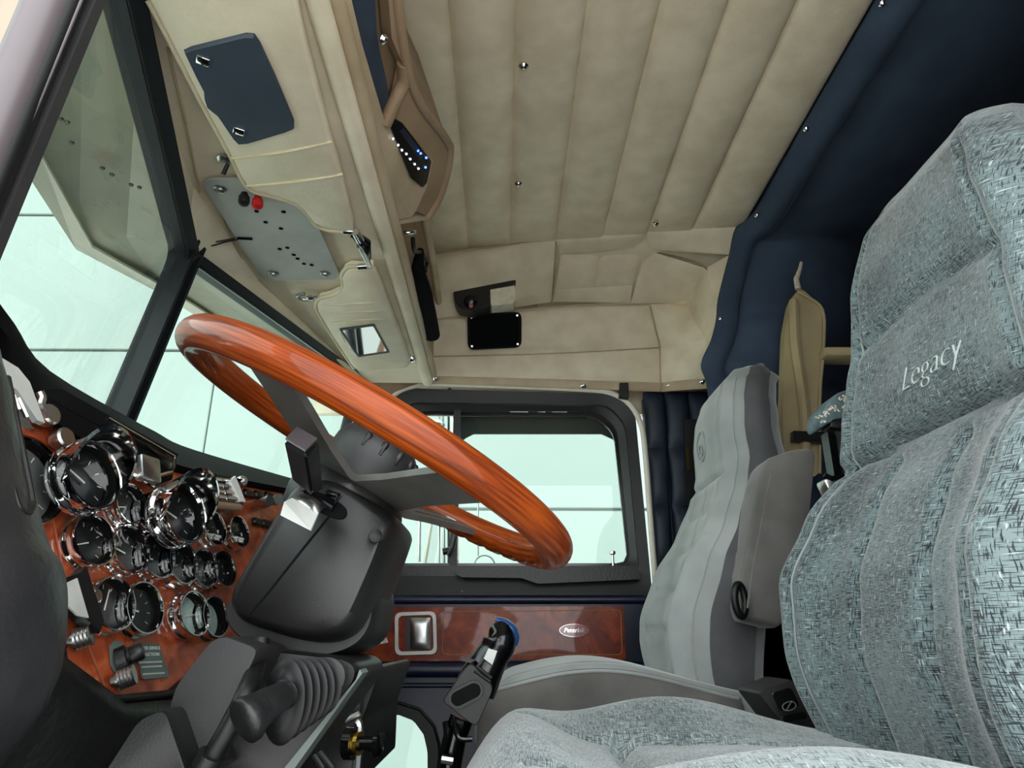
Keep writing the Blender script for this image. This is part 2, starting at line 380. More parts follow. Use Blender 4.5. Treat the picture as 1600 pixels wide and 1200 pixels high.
# boxed corner at the rear
A_, B_, C_, D_ = P(1010, 391, Y=1.825), P(1103, 419, Y=1.80), P(1070, 474, Y=1.965), P(1102, 530, Y=1.86)
E_, F_ = P(985, 474, Y=Y1), P(1122, 500, Y=1.78)
pad([A_, B_, C_, E_], bulge=.006)
pad([B_, F_, D_, C_], bulge=.005)
pad([B_, P(1140, 398, Y=1.76), P(1135, 500, Y=1.75), F_], bulge=.003)
pad([P(1016, 475, Y=1.955), C_, D_, P(1031, 543, Y=Y2)], bulge=.006)
pad([P(1031, 543, Y=Y2), D_, P(1101, 592, Y=1.94), P(1031, 598, Y=Y3)], bulge=.005)
pad([D_, F_, P(1118, 560, Y=1.80), P(1101, 592, Y=1.90)], bulge=.003)
MB().tube(spline([A_, B_, F_]), .0022, 8).build('piping', M['brown'], wr)
# long panels
pad([P(668, 494, Y=Y1+.008), P(1016, 468, Y=Y1+.008), P(1031, 543, Y=Y2), P(664, 557, Y=Y2)], bulge=.012, nx=30)
pad([P(664, 557, Y=Y2), P(1031, 543, Y=Y2), P(1031, 598, Y=Y3), P(660, 587, Y=Y3)], bulge=.008, nx=30)
for q_ in (((668,500,Y1-.004),(760,490,Y1-.012),(900,477,Y1-.012),(1014,475,Y1-.004)), ((664,557,Y2-.003),(850,553,Y2-.004),(1031,543,Y2-.003)), ((1016,476,Y1-.003),(1026,520,Y1+.02),(1031,545,Y2-.003),(1032,611,Y3-.003)), ((868,374,1.80),(872,398,1.822),(866,453,1.89),(862,472,1.93)), ((668,398,1.835),(868,374,1.80),(1012,362,1.76),(1152,352,1.71))):
    MB().tube(spline([P(u, v, Y=y) for u, v, y in q_], 8), .0022, 6).build('seam', M['tan'], wr)
pad([P(652, 586, Y=Y3), P(1033, 597, Y=Y3), P(1033, 612, Y=Y3+.005), P(652, 598, Y=Y3+.005)], 'tan', bulge=.003, nx=30, name='edge_strip')
pad([P(1033, 597, Y=Y3), P(1104, 591, Y=1.93), P(1104, 607, Y=1.94), P(1033, 612, Y=Y3+.005)], 'tan', bulge=.002, name='edge_strip')
for u, v in ((681, 591), (863, 598), (912, 602), (1045, 602), (1098, 596)):
    if u == 863: continue
    stud(P(u, v, Y=Y3 - (.07 if u > 1090 else .006)), (0, -1, -.1), .0085, parent=wr)
MB().prism([P(840,360,Z=1.12), P(1160,345,Z=1.12), P(1150,500,Y=1.99), P(840,480,Y=2.02)], (0,.02,.02)).build('backing', M['headliner'], wr)
# grey-brown corner in front of the door opening
pad([P(565, 592, Y=2.0), P(665, 584, Y=2.0), P(655, 602, Y=2.03), P(560, 640, Y=2.03)], 'brown', .004)
pad([P(560, 600, Y=2.03), P(640, 600, Y=2.035), P(600, 640, Y=2.035), P(590, 760, Y=2.035)], 'brown', .004)

# ------------------------------------------------------------------ passenger door
def yz(pts, Y): return [P(u, v, Y=Y) for u, v in pts]
bead = [(586,900),(592,760),(597,672),(612,622),(648,603),(700,601),(800,604),(900,608),(950,613),(982,630),(1001,662),(1008,705),(1017,820),(1027,944),(1037,1045),(1048,1160)]
t1 = MB().tube(spline(yz(bead, 2.03), 6), .0085, 10).build('trim_1', M['bead']); tag(t1, 'cream rubber bead around the passenger door opening', kind='structure')
door = thing('door_1', P(800, 1190, Y=2.06), 'navy passenger door with burl wood panel and two windows', None); door['kind'] = 'structure'
def resample(pts, n):
    pts = [V(p) for p in pts]; L = [0]
    for a, b in zip(pts, pts[1:] + pts[:1]): L.append(L[-1] + (b - a).length)
    pts2 = pts + pts[:1]; out = []
    for k in range(n):
        d = L[-1] * k / n
        for i in range(len(pts)):
            if L[i] <= d <= L[i+1]: out.append(pts2[i] + (pts2[i+1] - pts2[i]) * ((d - L[i]) / max(1e-9, L[i+1] - L[i]))); break
    return out
def frame_ring(outer, inner, Yo, Yi, th, m, name, n=96, ro=.03, ri=.03, parent=door):
    o = resample(rounded(yz(outer, Yo), ro, 6), n); i_ = resample(rounded(yz(inner, Yi), ri, 6), n)
    k0 = min(range(n), key=lambda k: (i_[k] - o[0]).length); i_ = i_[k0:] + i_[:k0]
    if (i_[n//4] - o[n//4]).length > (i_[-n//4] - o[n//4]).length: i_ = [i_[0]] + i_[1:][::-1]
    return MB().ring(o, i_, (0, th, 0)).build(name, M[m], parent)
frame_ring([(560,935),(596,640),(625,606),(955,616),(992,640),(1020,935)], [(577,900),(606,672),(640,628),(950,632),(978,662),(1000,900)], 2.035, 2.045, .03, 'rubber', 'door_seal')
frame_ring([(570,905),(606,660),(640,622),(950,626),(982,652),(1004,905)], [(588,884),(624,672),(650,642),(935,643),(964,668),(986,884)], 2.055, 2.075, .02, 'black', 'window_frame')
frame_ring([(586,888),(620,670),(648,638),(940,640),(968,665),(990,888)], [(592,880),(628,676),(654,648),(930,650),(959,676),(981,880)], 2.085, 2.085, .012, 'black_gloss', 'window_channel')
MB().box(P(711.5, 760, Y=2.082), (.022, .02, .50)).build('window_divider', M['charcoal'], door)
g = MB().prism(yz([(592,884),(628,676),(654,648),(704,646),(706,884)], 2.092), (0,.004,0)).build('vent_glass', M['window'], door, smooth=False)
g = MB().prism(yz([(718,884),(718,646),(935,648),(961,676),(984,884)], 2.092), (0,.004,0)).build('window_pane', M['window'], door, smooth=False)
# sill, pull and wood
MB().prism(rounded(yz([(540,884),(1012,884),(1012,940),(540,940)], 2.045), .008), (0,.05,0)).build('door_sill', M['black_vinyl'], door)
pl = [(713,886),(1000,890),(1002,905),(840,912),(815,903),(720,902),(711,895)]
MB().prism(rounded(yz(pl, 2.005), .008), (0,.05,0)).build('door_pull', M['black_vinyl'], door)
MB().lathe([(.006,0),(.006,.006),(.004,.008)], P(722, 925, Y=2.046), (0,-1,0), 12).build('screw', M['black_gloss'], door)
MB().tube([P(520, 937, Y=2.035), P(1008, 937, Y=2.035)], .012, 12).build('vinyl_roll', M['navy_gloss'], door)
# navy lower panel with the porthole
port = [(574,1330),(574,1175),(579,1148),(595,1126),(620,1116),(646,1126),(662,1148),(668,1175),(668,1330)]
pin = [(p[0], p[1]) for p in port]
cx, cy = 621, 1222
pout = [(cx + (a - cx) * 1.40, cy + (b - cy) * 1.16 - 2) for a, b in port]
o_ = resample(yz(pout, 2.035), 72); i_ = resample(yz(port, 2.035), 72)
lo = []
rect = [P(505, 940, Y=2.04), P(1045, 940, Y=2.04), P(1045, 1420, Y=2.04), P(505, 1420, Y=2.04)]
xs = [p.x for p in rect]; zs = [p.z for p in rect]; x0, x1, z0, z1 = min(xs), max(xs), min(zs), max(zs)
cc = sum(o_, V()) / 72
for p in o_:
    d = p - cc; ks = []
    if d.x > 1e-6: ks.append((x1 - cc.x) / d.x)
    if d.x < -1e-6: ks.append((x0 - cc.x) / d.x)
    if d.z > 1e-6: ks.append((z1 - cc.z) / d.z)
    if d.z < -1e-6: ks.append((z0 - cc.z) / d.z)
    lo.append(cc + d * min(ks))
MB().ring(lo, o_, (0, .05, 0)).build('door_panel', M['navy_gloss'], door)
MB().ring(o_, i_, (0, .05, 0)).build('porthole_seal', M['rubber'], door)
ob = resample(yz(pout, 2.033), 72)
MB().tube(ob, .004, 8, closed=True).build('porthole_bead', M['rubber'], door)
MB().prism(i_, (0, .004, 0)).build('porthole_glass', M['window'], door, smooth=False).location.y += .04
MB().tube([P(505, 1046, Y=2.025), P(1020, 1046, Y=2.025)], .02, 14).build('vinyl_roll', M['navy_gloss'], door)
MB().tube([P(505, 1071, Y=2.03), P(1020, 1071, Y=2.03)], .006, 10).build('vinyl_roll', M['navy_gloss'], door)
wp = MB().prism(rounded(yz([(540,949),(974,947),(978,1030),(540,1034)], 2.02), .006), (0,.012,0)).build('wood_panel', M['burl_door'], door)
inlay = rounded(yz([(693,956),(970,953),(972,1023),(691,1023)], 2.0195), .014, 5)
MB().tube(inlay, .0011, 6, closed=True).build('inlay_line', M['inlay'], wp)
lt = [(617,957),(681,955),(683,1022),(617,1024)]
lo_, li_ = rounded(yz(lt, 2.012), .018, 6), rounded(scale_loop(yz(lt, 2.012), .84), .013, 6)
lat = MB().ring(lo_, li_, (0, .016, 0)).build('door_latch', M['silver_paint'], door)
MB().prism(scale_loop(rounded(yz(lt, 2.022), .014, 5), .9), (0,.006,0)).build('latch_cup', M['bead'], lat)
MB().patch([P(641,965,Y=2.012), P(672,965,Y=2.012), P(672,1014,Y=2.012), P(641,1014,Y=2.012)], 8, 8, .008, .008).build('latch_paddle', M['satin'], lat)
MB().prism(yz([(634,963),(641,963),(641,1016),(634,1016)], 2.013), (0,.008,0)).build('latch_gap', M['black'], lat)
bc = P(897, 985, Y=2.0185)
def oval(c, a, b, n=28): return [c + V((a*math.cos(k*2*math.pi/n), 0, b*math.sin(k*2*math.pi/n))) for k in range(n)]
bd = MB().prism(oval(bc, .040, .0165), (0,-.004,0)).build('badge', M['chrome'], door)
MB().prism(oval(bc + V((0,-.0041,0)), .0393, .0160), (0,-.0008,0)).build('badge_field', M['redbadge'], bd)
text_mesh('Peterbilt', .0165, bc + V((0,-.0055,0)), (1,0,0), (0,0,1), M['chrome'], 'badge_script', bd, depth=.0006, shear=.25)
# deflector hood outside the door window
hd = yz([(716,640),(962,640),(976,692),(966,690),(940,678),(740,678),(728,684),(716,694)], 2.15)
MB().prism(hd, (0,.006,0)).build('window_hood', M['charcoal'], door, smooth=False)
MB().prism([P(716,640,Y=2.15), P(962,640,Y=2.15), P(962,640,Y=2.15)+V((0,-.06,.02)), P(716,640,Y=2.15)+V((0,-.06,.02))], (0,0,.004)).build('window_hood', M['charcoal'], door, smooth=False)
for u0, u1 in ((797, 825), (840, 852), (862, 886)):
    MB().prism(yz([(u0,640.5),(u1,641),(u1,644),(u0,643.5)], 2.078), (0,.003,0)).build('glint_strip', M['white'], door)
# lock button and small latch seen in the windows
MB().lathe([(.004,0),(.004,.03),(.009,.033),(.009,.040),(.004,.043)], P(958, 884, Y=2.06), (0,0,1), 12).build('lock_button', M['satin'], door)
mb = MB(); mb.tube([P(692,862,Y=2.06), P(703,860,Y=2.06)], .010, 10); mb.tube([P(700,868,Y=2.055), P(707,855,Y=2.05), P(712,835,Y=2.05)], [.007,.008,.006], 10)
mb.build('vent_latch', M['black'], door)

# ------------------------------------------------------------------ windscreen: two flat panes, frames, centre post
CT, CB = P(291, 398, Y=YC), P(186, 650, Y=YC)
CB = CB + (CB - CT) * .32
PT = P(566, 596, Y=1.97); PB = V((CB.x + (PT.x - CT.x), 1.97, CB.z - .005))
d0 = P(196, 0, Y=.62); DT = CT + (d0 - CT) * 1.72; DB = CB + V((DT.x - CT.x, DT.y - CT.y, 0))
def pane(name, a, b, c, d, label, n):
    """a,b top edge; c,d bottom edge"""
    nn = (b - a).cross(d - a).normalized()
    if nn.x > 0: nn = -nn                       # outwards (towards -X)
    o = MB().prism([a, b, c, d], nn * .005).build(name, M['window'], smooth=False); tag(o, label, kind='structure')
    def inset(k):
        cen = (a + b + c + d) / 4
        ex = (b - a).normalized(); ey = ((a - d)).normalized()
        return rounded([a + ex*k - ey*k, b - ex*k - ey*k, c - ex*k + ey*k, d + ex*k + ey*k], .03, 5)
    fr = MB().ring([p - nn*.022 for p in inset(-.008)], [p - nn*.006 for p in inset(.010)], nn * .03).build('window_frame', M['frame_dark'], o)
    MB().tube([p - nn*.010 for p in inset(.011)], .0018, 6, closed=True).build('frame_bead', M['steel'] if n == 2 else M['rubber'], o)
    return o
w1 = pane('window_1', DT, CT, CB, DB, 'driver side pane of the split windscreen', 1)
w2 = pane('window_2', CT, PT, PB, CB, 'passenger side pane of the split windscreen behind the wheel', 2)
mb = MB(); ax = (CT - CB).normalized(); sd = V((0,1,0)); nn = ax.cross(sd)
for off, wd, dp in ((0, .022, .02), (-.013, .007, .028), (.013, .007, .028)):
    mb.box((CT + CB)/2 + sd * off + V((.008 if wd < .01 else .003, 0, 0)), (dp, wd, (CT - CB).length + .05), basis(nn, sd, ax))
tag(mb.build('trim_2', M['frame_dark']), 'black centre post between the windscreen panes', kind='structure')
# outside drop visor over the windscreen
vf = [P(-40, 140, Y=.70), P(40, 255, Y=.86), P(122, 384, Y=1.13), P(250, 452, Y=1.42), P(345, 512, Y=1.66), P(500, 600, Y=2.02)]
DM = V((DT.x, DT.y, DT.z))
bk = [DM + (CT-DM)*.30, DM + (CT-DM)*.62, CT, CT + (PT-CT)*.33, CT + (PT-CT)*.62, PT]
mb = MB(); vv = []; 
for f_, b_ in zip(vf, bk):
    b2 = b_ + V((-.03, 0, .03)); m_ = (f_ + b2)/2 + V((0,0,.012)); vv += [b2, m_, f_, f_ + V((-.004,0,.035)), m_ + V((0,0,.02)), b2 + V((0,0,.02))]
ff = []
for i in range(len(vf) - 1):
    for k in range(6): ff.append((i*6 + k, i*6 + (k+1) % 6, (i+1)*6 + (k+1) % 6, (i+1)*6 + k))
ff += [(0,1,2,3,4,5), tuple(len(vv) - 6 + k for k in range(6))]
mb.add(vv, ff)
vis = mb.build('drop_visor', M['visor_steel'], smooth=False); tag(vis, 'bare metal drop visor outside above the windscreen', 'visor')
mb = MB(); vv = []
for f_, b_ in zip(vf, bk):
    g_ = f_*.84 + (b_ + V((-.03,0,.03)))*.16; vv += [f_ + V((0,0,-.001)), g_ + V((0,0,-.001)), g_ + V((0,0,-.006)), f_ + V((-.002,0,-.008))]
mb.add(vv, [(i*4+k, i*4+(k+1)%4, (i+1)*4+(k+1)%4, (i+1)*4+k) for i in range(len(vf)-1) for k in range(4)] + [(0,1,2,3), tuple(len(vv)-4+k for k in range(4))])
mb.build('front_lip', M['bead'], vis, smooth=False)
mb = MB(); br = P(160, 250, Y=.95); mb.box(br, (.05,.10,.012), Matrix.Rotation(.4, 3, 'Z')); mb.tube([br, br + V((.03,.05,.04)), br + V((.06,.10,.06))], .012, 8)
mb.build('wiper_reflection', M['charcoal'], vis)  # dark solid standing in for a wiper reflected in the visor metal
for u, v in ((105,190),(112,222),(160,262),(175,272),(205,288),(218,292),(95,185)):
    p = PL(u, v, (vf[1]+bk[1])/2, (vf[1]-bk[1]).cross(vf[2]-vf[1]))
    MB().lathe([(.004,0),(.003,.003)], p, (0,0,-1), 8).build('rivet', M['black'], vis)

# ------------------------------------------------------------------ front: header, cowl, fire wall, floor
fp = [DT, CT, PT]
mb = MB(); mb.prism([DT+V((-.01,0,.01)), CT+V((-.01,0,.01)), PT+V((-.01,0,.01)), PT+V((-.03,0,.01)), CT+V((-.03,0,.01)), DT+V((-.03,0,.01))], (.12,0,.45))
wf = mb.build('wall_front', M['headliner']); tag(wf, 'beige front wall above the windscreen', kind='structure')
MB().box((-.52, 1.17, 1.145), (.28, 1.92, .04)).build('roof_strip', M['headliner'], wf)
fl = MB().box((.3, 1.17, -.66), (2.9, 1.95, .06)).build('floor', M['carpet']); tag(fl, 'dark floor of the cab', kind='structure')
tag(MB().box((-.86, 1.17, -.25), (.04, 1.95, .9)).build('wall_fire', M['dark']), 'dark bulkhead under the dashboard', kind='structure')

# ------------------------------------------------------------------ sleeper behind the seats
sl = MB(); sl.box((1.75, 1.17, .25), (.04, 1.95, 1.8)); tag(sl.build('wall_back', M['navy_cloth']), 'dark navy back wall of the sleeper', kind='structure')
mb = MB(); mb.box((1.2, 2.13, .25), (1.1, .03, 1.8)); tag(mb.build('wall_sleeper', M['navy_cloth']), 'dark side wall of the sleeper', kind='structure')
mb = MB(); mb.box((1.2, 1.17, 1.145), (1.1, 1.95, .04)); tag(mb.build('ceiling_sleeper', M['navy_cloth']), 'dark sleeper ceiling', kind='structure')
mb = MB(); mb.box((1.2, .20, .25), (1.15, .03, 1.8)); mb.box((.1, .20, 1.0), (1.1, .03, .33)); mb.box((-.72, .26, -.2), (.5, .03, 1.0))
tag(mb.build('wall_left', M['black_vinyl']), 'dark side wall around the open driver door', kind='structure')

# navy valance along the sleeper opening
edge = [(1420,-80,0,1.09),(1372,0,0,1.09),(1255,200,0,1.09),(1182,330,0,1.085),(1152,358,0,1.08),(1141,402,1.74,0),(1124,470,1.745,0),(1121,502,1.75,0),(1113,535,1.755,0),(1097,574,1.76,0),(1106,606,1.77,0),(1114,680,1.78,0),(1122,800,1.78,0)]
E3 = [P(u, v, Y=y) if y else P(u, v, Z=z) for u, v, y, z in edge]
r0 = E3; r1 = []; r2 = []; r3 = []
for (u, v, y, z), p in zip(edge, E3):
    r1.append(p + V((.055, -.005 if y else 0, -.035 if z else 0))); r2.append(p + V((.20, -.04 if y else 0, -.02 if z else 0))); r3.append(p + V((.45, .10, .0)))
cols4 = [spline(r, 4) for r in (r0, r1, r2, r3)]
mb = MB(); n = len(cols4[0]); vv = []
for i in range(n):
    w = .006 * math.sin(i * 1.7)
    a, b, c, d = [q[i] for q in cols4]
    vv += [a + V((0, .01, .012)), a, (a*.5 + b*.5) + V((0, -.006, -.010)), b, b + V((.004, .004, .006)), b*.6 + c*.4 + V((0, -.012 + w, -.012)), c, d]
ff = []
for i in range(n - 1):
    for k in range(7): ff.append((i*8 + k, i*8 + k + 1, (i+1)*8 + k + 1, (i+1)*8 + k))
mb.add(vv, ff); cv = mb.build('sleeper_curtain', M['navy_cloth'], angle=75); tag(cv, 'navy cloth valance buttoned around the sleeper opening', 'curtain')
so = cv.modifiers.new('thick', 'SOLIDIFY'); so.thickness = .004
for u, v in ((1376, 6), (1257, 202), (1180, 337)):
    stud(P(u + 3, v, Z=1.070), (0, -.3, -1), .006, parent=cv)
stud(P(1126, 498, Y=1.735), (-.3,-1,0), .005, parent=cv)
MB().tube([q + V((.0, -.004, -.003)) for q in spline([a for a in r1], 4)], .0018, 6).build('seam', M['navy'], cv)
# hanging curtain gathered below the valance
mb = MB(); nW, nH = 40, 16; vv = []
for j in range(nH + 1):
    t = j / nH
    for i in range(nW + 1):
        s = i / nW; b0 = P(1128 + 100*s, 480 + 330*t, Y=1.90 - .05*s)
        vv.append(b0 + V((0, .02*math.sin(s*22 + 2*t) * (0.5 + .5*t), 0)))
mb.add(vv, [(j*(nW+1)+i, j*(nW+1)+i+1, (j+1)*(nW+1)+i+1, (j+1)*(nW+1)+i) for j in range(nH) for i in range(nW)])
hc = mb.build('hanging_curtain', M['navy_cloth'], angle=80); hc.modifiers.new('thick', 'SOLIDIFY').thickness = .003
tag(hc, 'navy curtain hanging behind the passenger headrest', 'curtain')
# navy quilted panels between door and passenger seat
qp = MB().box((.565, 2.085, .12), (.26, .03, 1.18)).build('wall_pillar', M['navy']); tag(qp, 'navy quilted vinyl pillar behind the passenger door', kind='structure')
for u0, u1 in ((1005, 1038), (1038, 1075), (1075, 1118)):
    for v0, v1 in ((612, 700), (700, 790), (790, 880), (880, 990)):
        a = .0 if u0 > 1030 else 1.0
        pad([P(u0 + (v0-612)*.07, v0, Y=2.05), P(u1 + (v0-612)*.05, v0, Y=2.05), P(u1 + (v1-612)*.05, v1, Y=2.05), P(u0 + (v1-612)*.07, v1, Y=2.05)], 'navy', .018, 8, 8, 'quilt_pad', qp)
MB().prism(rounded(yz([(968,598),(982,598),(983,622),(968,620)], 2.0), .003), (0,.02,0)).build('grab_strap', M['black'], qp)
MB().box(P(1075, 716, Y=1.99), (.006,.006,.07)).build('zip_pull', M['brass'], qp)
MB().prism(yz([(1070,655),(1090,655),(1096,790),(1072,790)], 2.01), (0,.01,0)).build('strap', M['black'], qp)
# beige sleeper panel and shelf
bp = [(1250,448),(1272,468),(1284,480),(1285,520),(1280,600),(1280,745),(1226,745),(1222,640),(1226,520),(1235,470)]
mb = MB(); f0 = [P(u, v, Y=1.635) for u, v in bp]; mb.prism(rounded(f0, .02, 3), (0, .03, 0))
sp = mb.build('doorway_flap', M['sleeper_tan']); tag(sp, 'beige upright trim panel at the sleeper entrance', 'panel')
MB().tube(spline([P(1240,470,Y=1.625), P(1243,540,Y=1.620), P(1257,640,Y=1.620), P(1258,740,Y=1.625)], 5), .012, 8).build('panel_fold', M['sleeper_tan'], sp)
MB().tube(spline([P(1246,455,Y=1.630), P(1258,462,Y=1.627), P(1285,484,Y=1.630), P(1287,540,Y=1.630), P(1281,620,Y=1.630), P(1281,740,Y=1.630)], 5), .004, 8).build('panel_piping', M['sleeper_tan'], sp)
mb = MB(); mb.tube([P(1247,452,Y=1.625), P(1244,436,Y=1.625), P(1250,420,Y=1.625), P(1252,410,Y=1.625)], [.008,.007,.005,.004], 8); mb.build('panel_tie', M['fray'], sp)
MB().prism([P(1240,673,Y=1.605), P(1300,675,Y=1.605), P(1300,692,Y=1.605), P(1240,688,Y=1.605)], (0,.02,0)).build('panel_strap', M['black'], sp)
q_ = P(1288, 549, Y=1.60); mb = MB(); mb.rbox(((q_.x + 1.73)/2, 1.63, q_.z), (1.73 - q_.x, .07, .025), r=.008); tag(mb.build('sleeper_shelf', M['sleeper_tan']), 'beige shelf ledge in the dark sleeper', 'shelf')
tag(MB().rbox((1.25, 1.17, -.30), (.9, 1.8, .5), r=.05).build('bunk', M['carpet']), 'dark bunk base in the sleeper', 'bunk')
# ------------------------------------------------------------------ overhead header, sun visors, stereo pod
ZH = .715
def H(u, v, z=ZH): return P(u, v, Z=z)
hdr = thing('header_console', (-.35, YC, ZH), 'beige leather header above the windscreen with rolled rear edge', 'header console')
# strip between windscreen frame and underside
e0 = [DT + V((-.005,0,-.004)), CT + V((.0,0,-.008)), PT + V((.0,0,-.006))]
e1 = [V((-.385, DT.y, ZH)), V((-.525, YC - .12, ZH)), V((-.520, YC + .2, ZH)), V((-.40, 1.96, ZH))]
MB().patch([e0[0], e0[1], e1[1], e1[0]], 16, 10, .006, .02, toward=V((0,1,0))).build('front_strip', M['leather'], hdr)
MB().patch([e0[1], e0[2], e1[3], e1[2]], 16, 10, .006, .02, toward=V((0,1,0))).build('front_strip', M['leather'], hdr)
MB().patch([e0[1], e1[2], e1[1], e0[1] + V((.001,0,0))], 6, 6, .0, .02, toward=V((0,1,0))).build('front_strip', M['leather'], hdr)
mb = MB(); mb.prism([V((-.40,.27,ZH+.004)), V((-.22,.27,ZH+.004)), V((-.22,1.97,ZH+.004)), V((-.41,1.97,ZH+.004)), V((-.545,YC+.1,ZH+.004)), V((-.545,YC-.1,ZH+.004))], (0,0,.03)); mb.build('underside', M['leather'], hdr)
# rear rolls and face
def rolled(x, z, r, y0, y1, m, name):
    pts = [V((x, y0 + (y1-y0)*k/24, z)) for k in range(25)]
    return MB().tube(pts, r, 18).build(name, M[m], hdr)
rolled(-.226, .722, .015, .27, 1.965, 'leather', 'edge_roll')
rolled(-.213, .748, .014, .27, 1.965, 'tan', 'edge_roll')
MB().prism([V((-.212,.27,.75)), V((-.212,1.97,.75)), V((-.215,1.97,1.10)), V((-.215,.27,1.10))], (-.02,0,0)).build('rear_face', M['brown'], hdr)
MB().tube(spline([P(664,340,X=-.190), P(678,420,X=-.195), P(688,490,X=-.198), P(692,540,X=-.200)], 6), .010, 12).build('rear_bead', M['tan'], hdr)
stud(P(645, 561, X=-.236), (.6,-.5,-.6), .008, parent=hdr)
# piping seam on the strip near the frame
MB().tube(spline([H(262,75), H(275,130), H(290,190), H(306,270), H(312,300)], 5), .0018, 6).build('seam', M['tan'], hdr)
MB().tube(spline([H(330,290), H(350,345), H(392,430), H(440,490), H(520,570)], 5), .0018, 6).build('seam', M['tan'], hdr)

def visor(name, poly, edge, label, zt=.700, th=.013):
    t = thing(name, sum((P(u, v, Z=zt) for u, v in poly), V()) / len(poly), label, 'sun visor', 'leather sun visors folded up')
    loop = [P(u, v, Z=zt) for u, v in poly]
    c = sum(loop, V()) / len(loop); mb = MB()
    rings = [[p + V((0,0,th)) for p in loop], [p + V((0,0,th*.35)) for p in loop], [c + (p-c)*.985 for p in loop], [c + (p-c)*.93 + V((0,0,-.004)) for p in loop]]
    mb.loft(rings, False, True); mb.build('padded_board', M['leather'], t, angle=60)
    MB().tube(spline([P(u, v, Z=zt + .002) for u, v in edge], 5), .0045, 10).build('piping', M['leather_edge'], t)
    MB().tube(spline([P(u, v, Z=zt + .012) for u, v in edge], 5), .0045, 10).build('piping', M['leather_edge'], t)
    return t
dv = [(232,0),(264,60),(300,130),(331,189),(362,246),(374,272),(386,291),(402,301),(436,309),(462,318),(480,333),(494,351),(512,359),(536,362),(550,370),(552,350),(530,262),(514,212),(500,155),(478,70),(462,0),(438,-100),(180,-100)]
v1 = visor('sun_visor', dv, dv[:15], 'larger driver side leather sun visor with navy pocket flap')
npd = [(288,74),(300,69),(385,48),(398,49),(407,62),(430,112),(460,184),(460,197),(448,202),(388,220),(374,221),(366,213),(341,176),(324,162),(320,150),(319,137),(306,112)]
lp = [P(u, v, Z=.699) for u, v in npd]; c = sum(lp, V())/len(lp)
nb = MB(); nb.loft([[p + V((0,0,.006)) for p in lp], [p + V((0,0,-.004)) for p in lp], [c + (p-c)*.97 + V((0,0,-.008)) for p in lp]]); nb = nb.build('pocket_flap', M['navy_pad'], v1, angle=35)
MB().tube([p + V((0,0,-.001)) for p in resample(lp, 60)], .0022, 6, closed=True).build('flap_rim', M['satin'], nb)
for u, v in ((317, 95), (373, 205)):
    MB().rbox(P(u, v, Z=.690), (.016,.014,.004), Matrix.Rotation(.5, 3, 'Z'), r=.0015).build('snap_clip', M['chrome'], nb)
for a, b, bow in (((362,247),(519,221),4), ((386,290),(536,272),3)):
    MB().tube(spline([P(a[0],a[1],Z=.697), P((a[0]+b[0])/2,(a[1]+b[1])/2+bow,Z=.695), P(b[0],b[1],Z=.697)], 6), .0022, 6).build('stitch_seam', M['leather_edge'], v1)
pv = [(583,415),(566,417),(548,416),(539,421),(534,430),(536,444),(531,455),(516,462),(500,466),(494,474),(496,486),(518,523),(546,566),(553,575),(562,580),(636,575),(641,570),(634,545),(610,485),(594,440)]
v2 = visor('sun_visor', pv, pv[:14], 'smaller passenger side leather sun visor with vanity mirror')
mq = [P(u, v, Z=.6945) for u, v in ((532,515),(584,508),(607,550),(560,557))]
mi = MB(); mi.ring(rounded(scale_loop(mq, 1.06), .006, 3), rounded(scale_loop(mq, .93), .005, 3), (0,0,.004)); mi = mi.build('mirror_frame', M['black'], v2)
MB().prism(rounded(scale_loop(mq, .95), .005, 3), (0,0,.003)).build('vanity_mirror', M['plate_mirror'] if 'plate_mirror' in M else M['chrome'], mi).location.z += .0005
MB().tube([P(531,520,Z=.692), P(538,534,Z=.692)], .0022, 6).build('mirror_clip', M['white'], mi); MB().tube([P(546,543,Z=.692), P(558,557,Z=.692)], .0022, 6).build('mirror_clip', M['white'], mi)
for a, b in (((498,477),(601,471)), ((505,489),(607,484)), ((512,502),(611,497))):
    MB().tube(spline([P(a[0],a[1],Z=.698), P((a[0]+b[0])/2,(a[1]+b[1])/2+1,Z=.695), P(b[0],b[1],Z=.698)], 6), .0018, 6).build('stitch_seam', M['leather_edge'], v2)
# visor rod in the middle
vr = thing('visor_rod', P(565, 385, Z=.70), 'chrome and black visor pivot rod between the sun visors', 'visor rod')
MB().tube([P(538,361,Z=.700), P(553,362,Z=.697)], .006, 10).build('rod_end', M['chrome'], vr)
MB().tube([P(555,362,Z=.695), P(563,376,Z=.692)], .008, 12).build('rod_end', M['chrome'], vr)
MB().tube([P(553,366,Z=.700), P(570,380,Z=.697), P(574,402,Z=.699)], [.008,.012,.008], 12).build('rod_grip', M['black_gloss'], vr)
MB().tube([P(562,384,Z=.690), P(574,408,Z=.690), P(577,414,Z=.692)], [.006,.0055,.005], 12).build('rod_end', M['satin'], vr)
MB().tube([P(560,417,Z=.698), P(574,416,Z=.698)], .006, 10).build('rod_end', M['chrome'], vr)
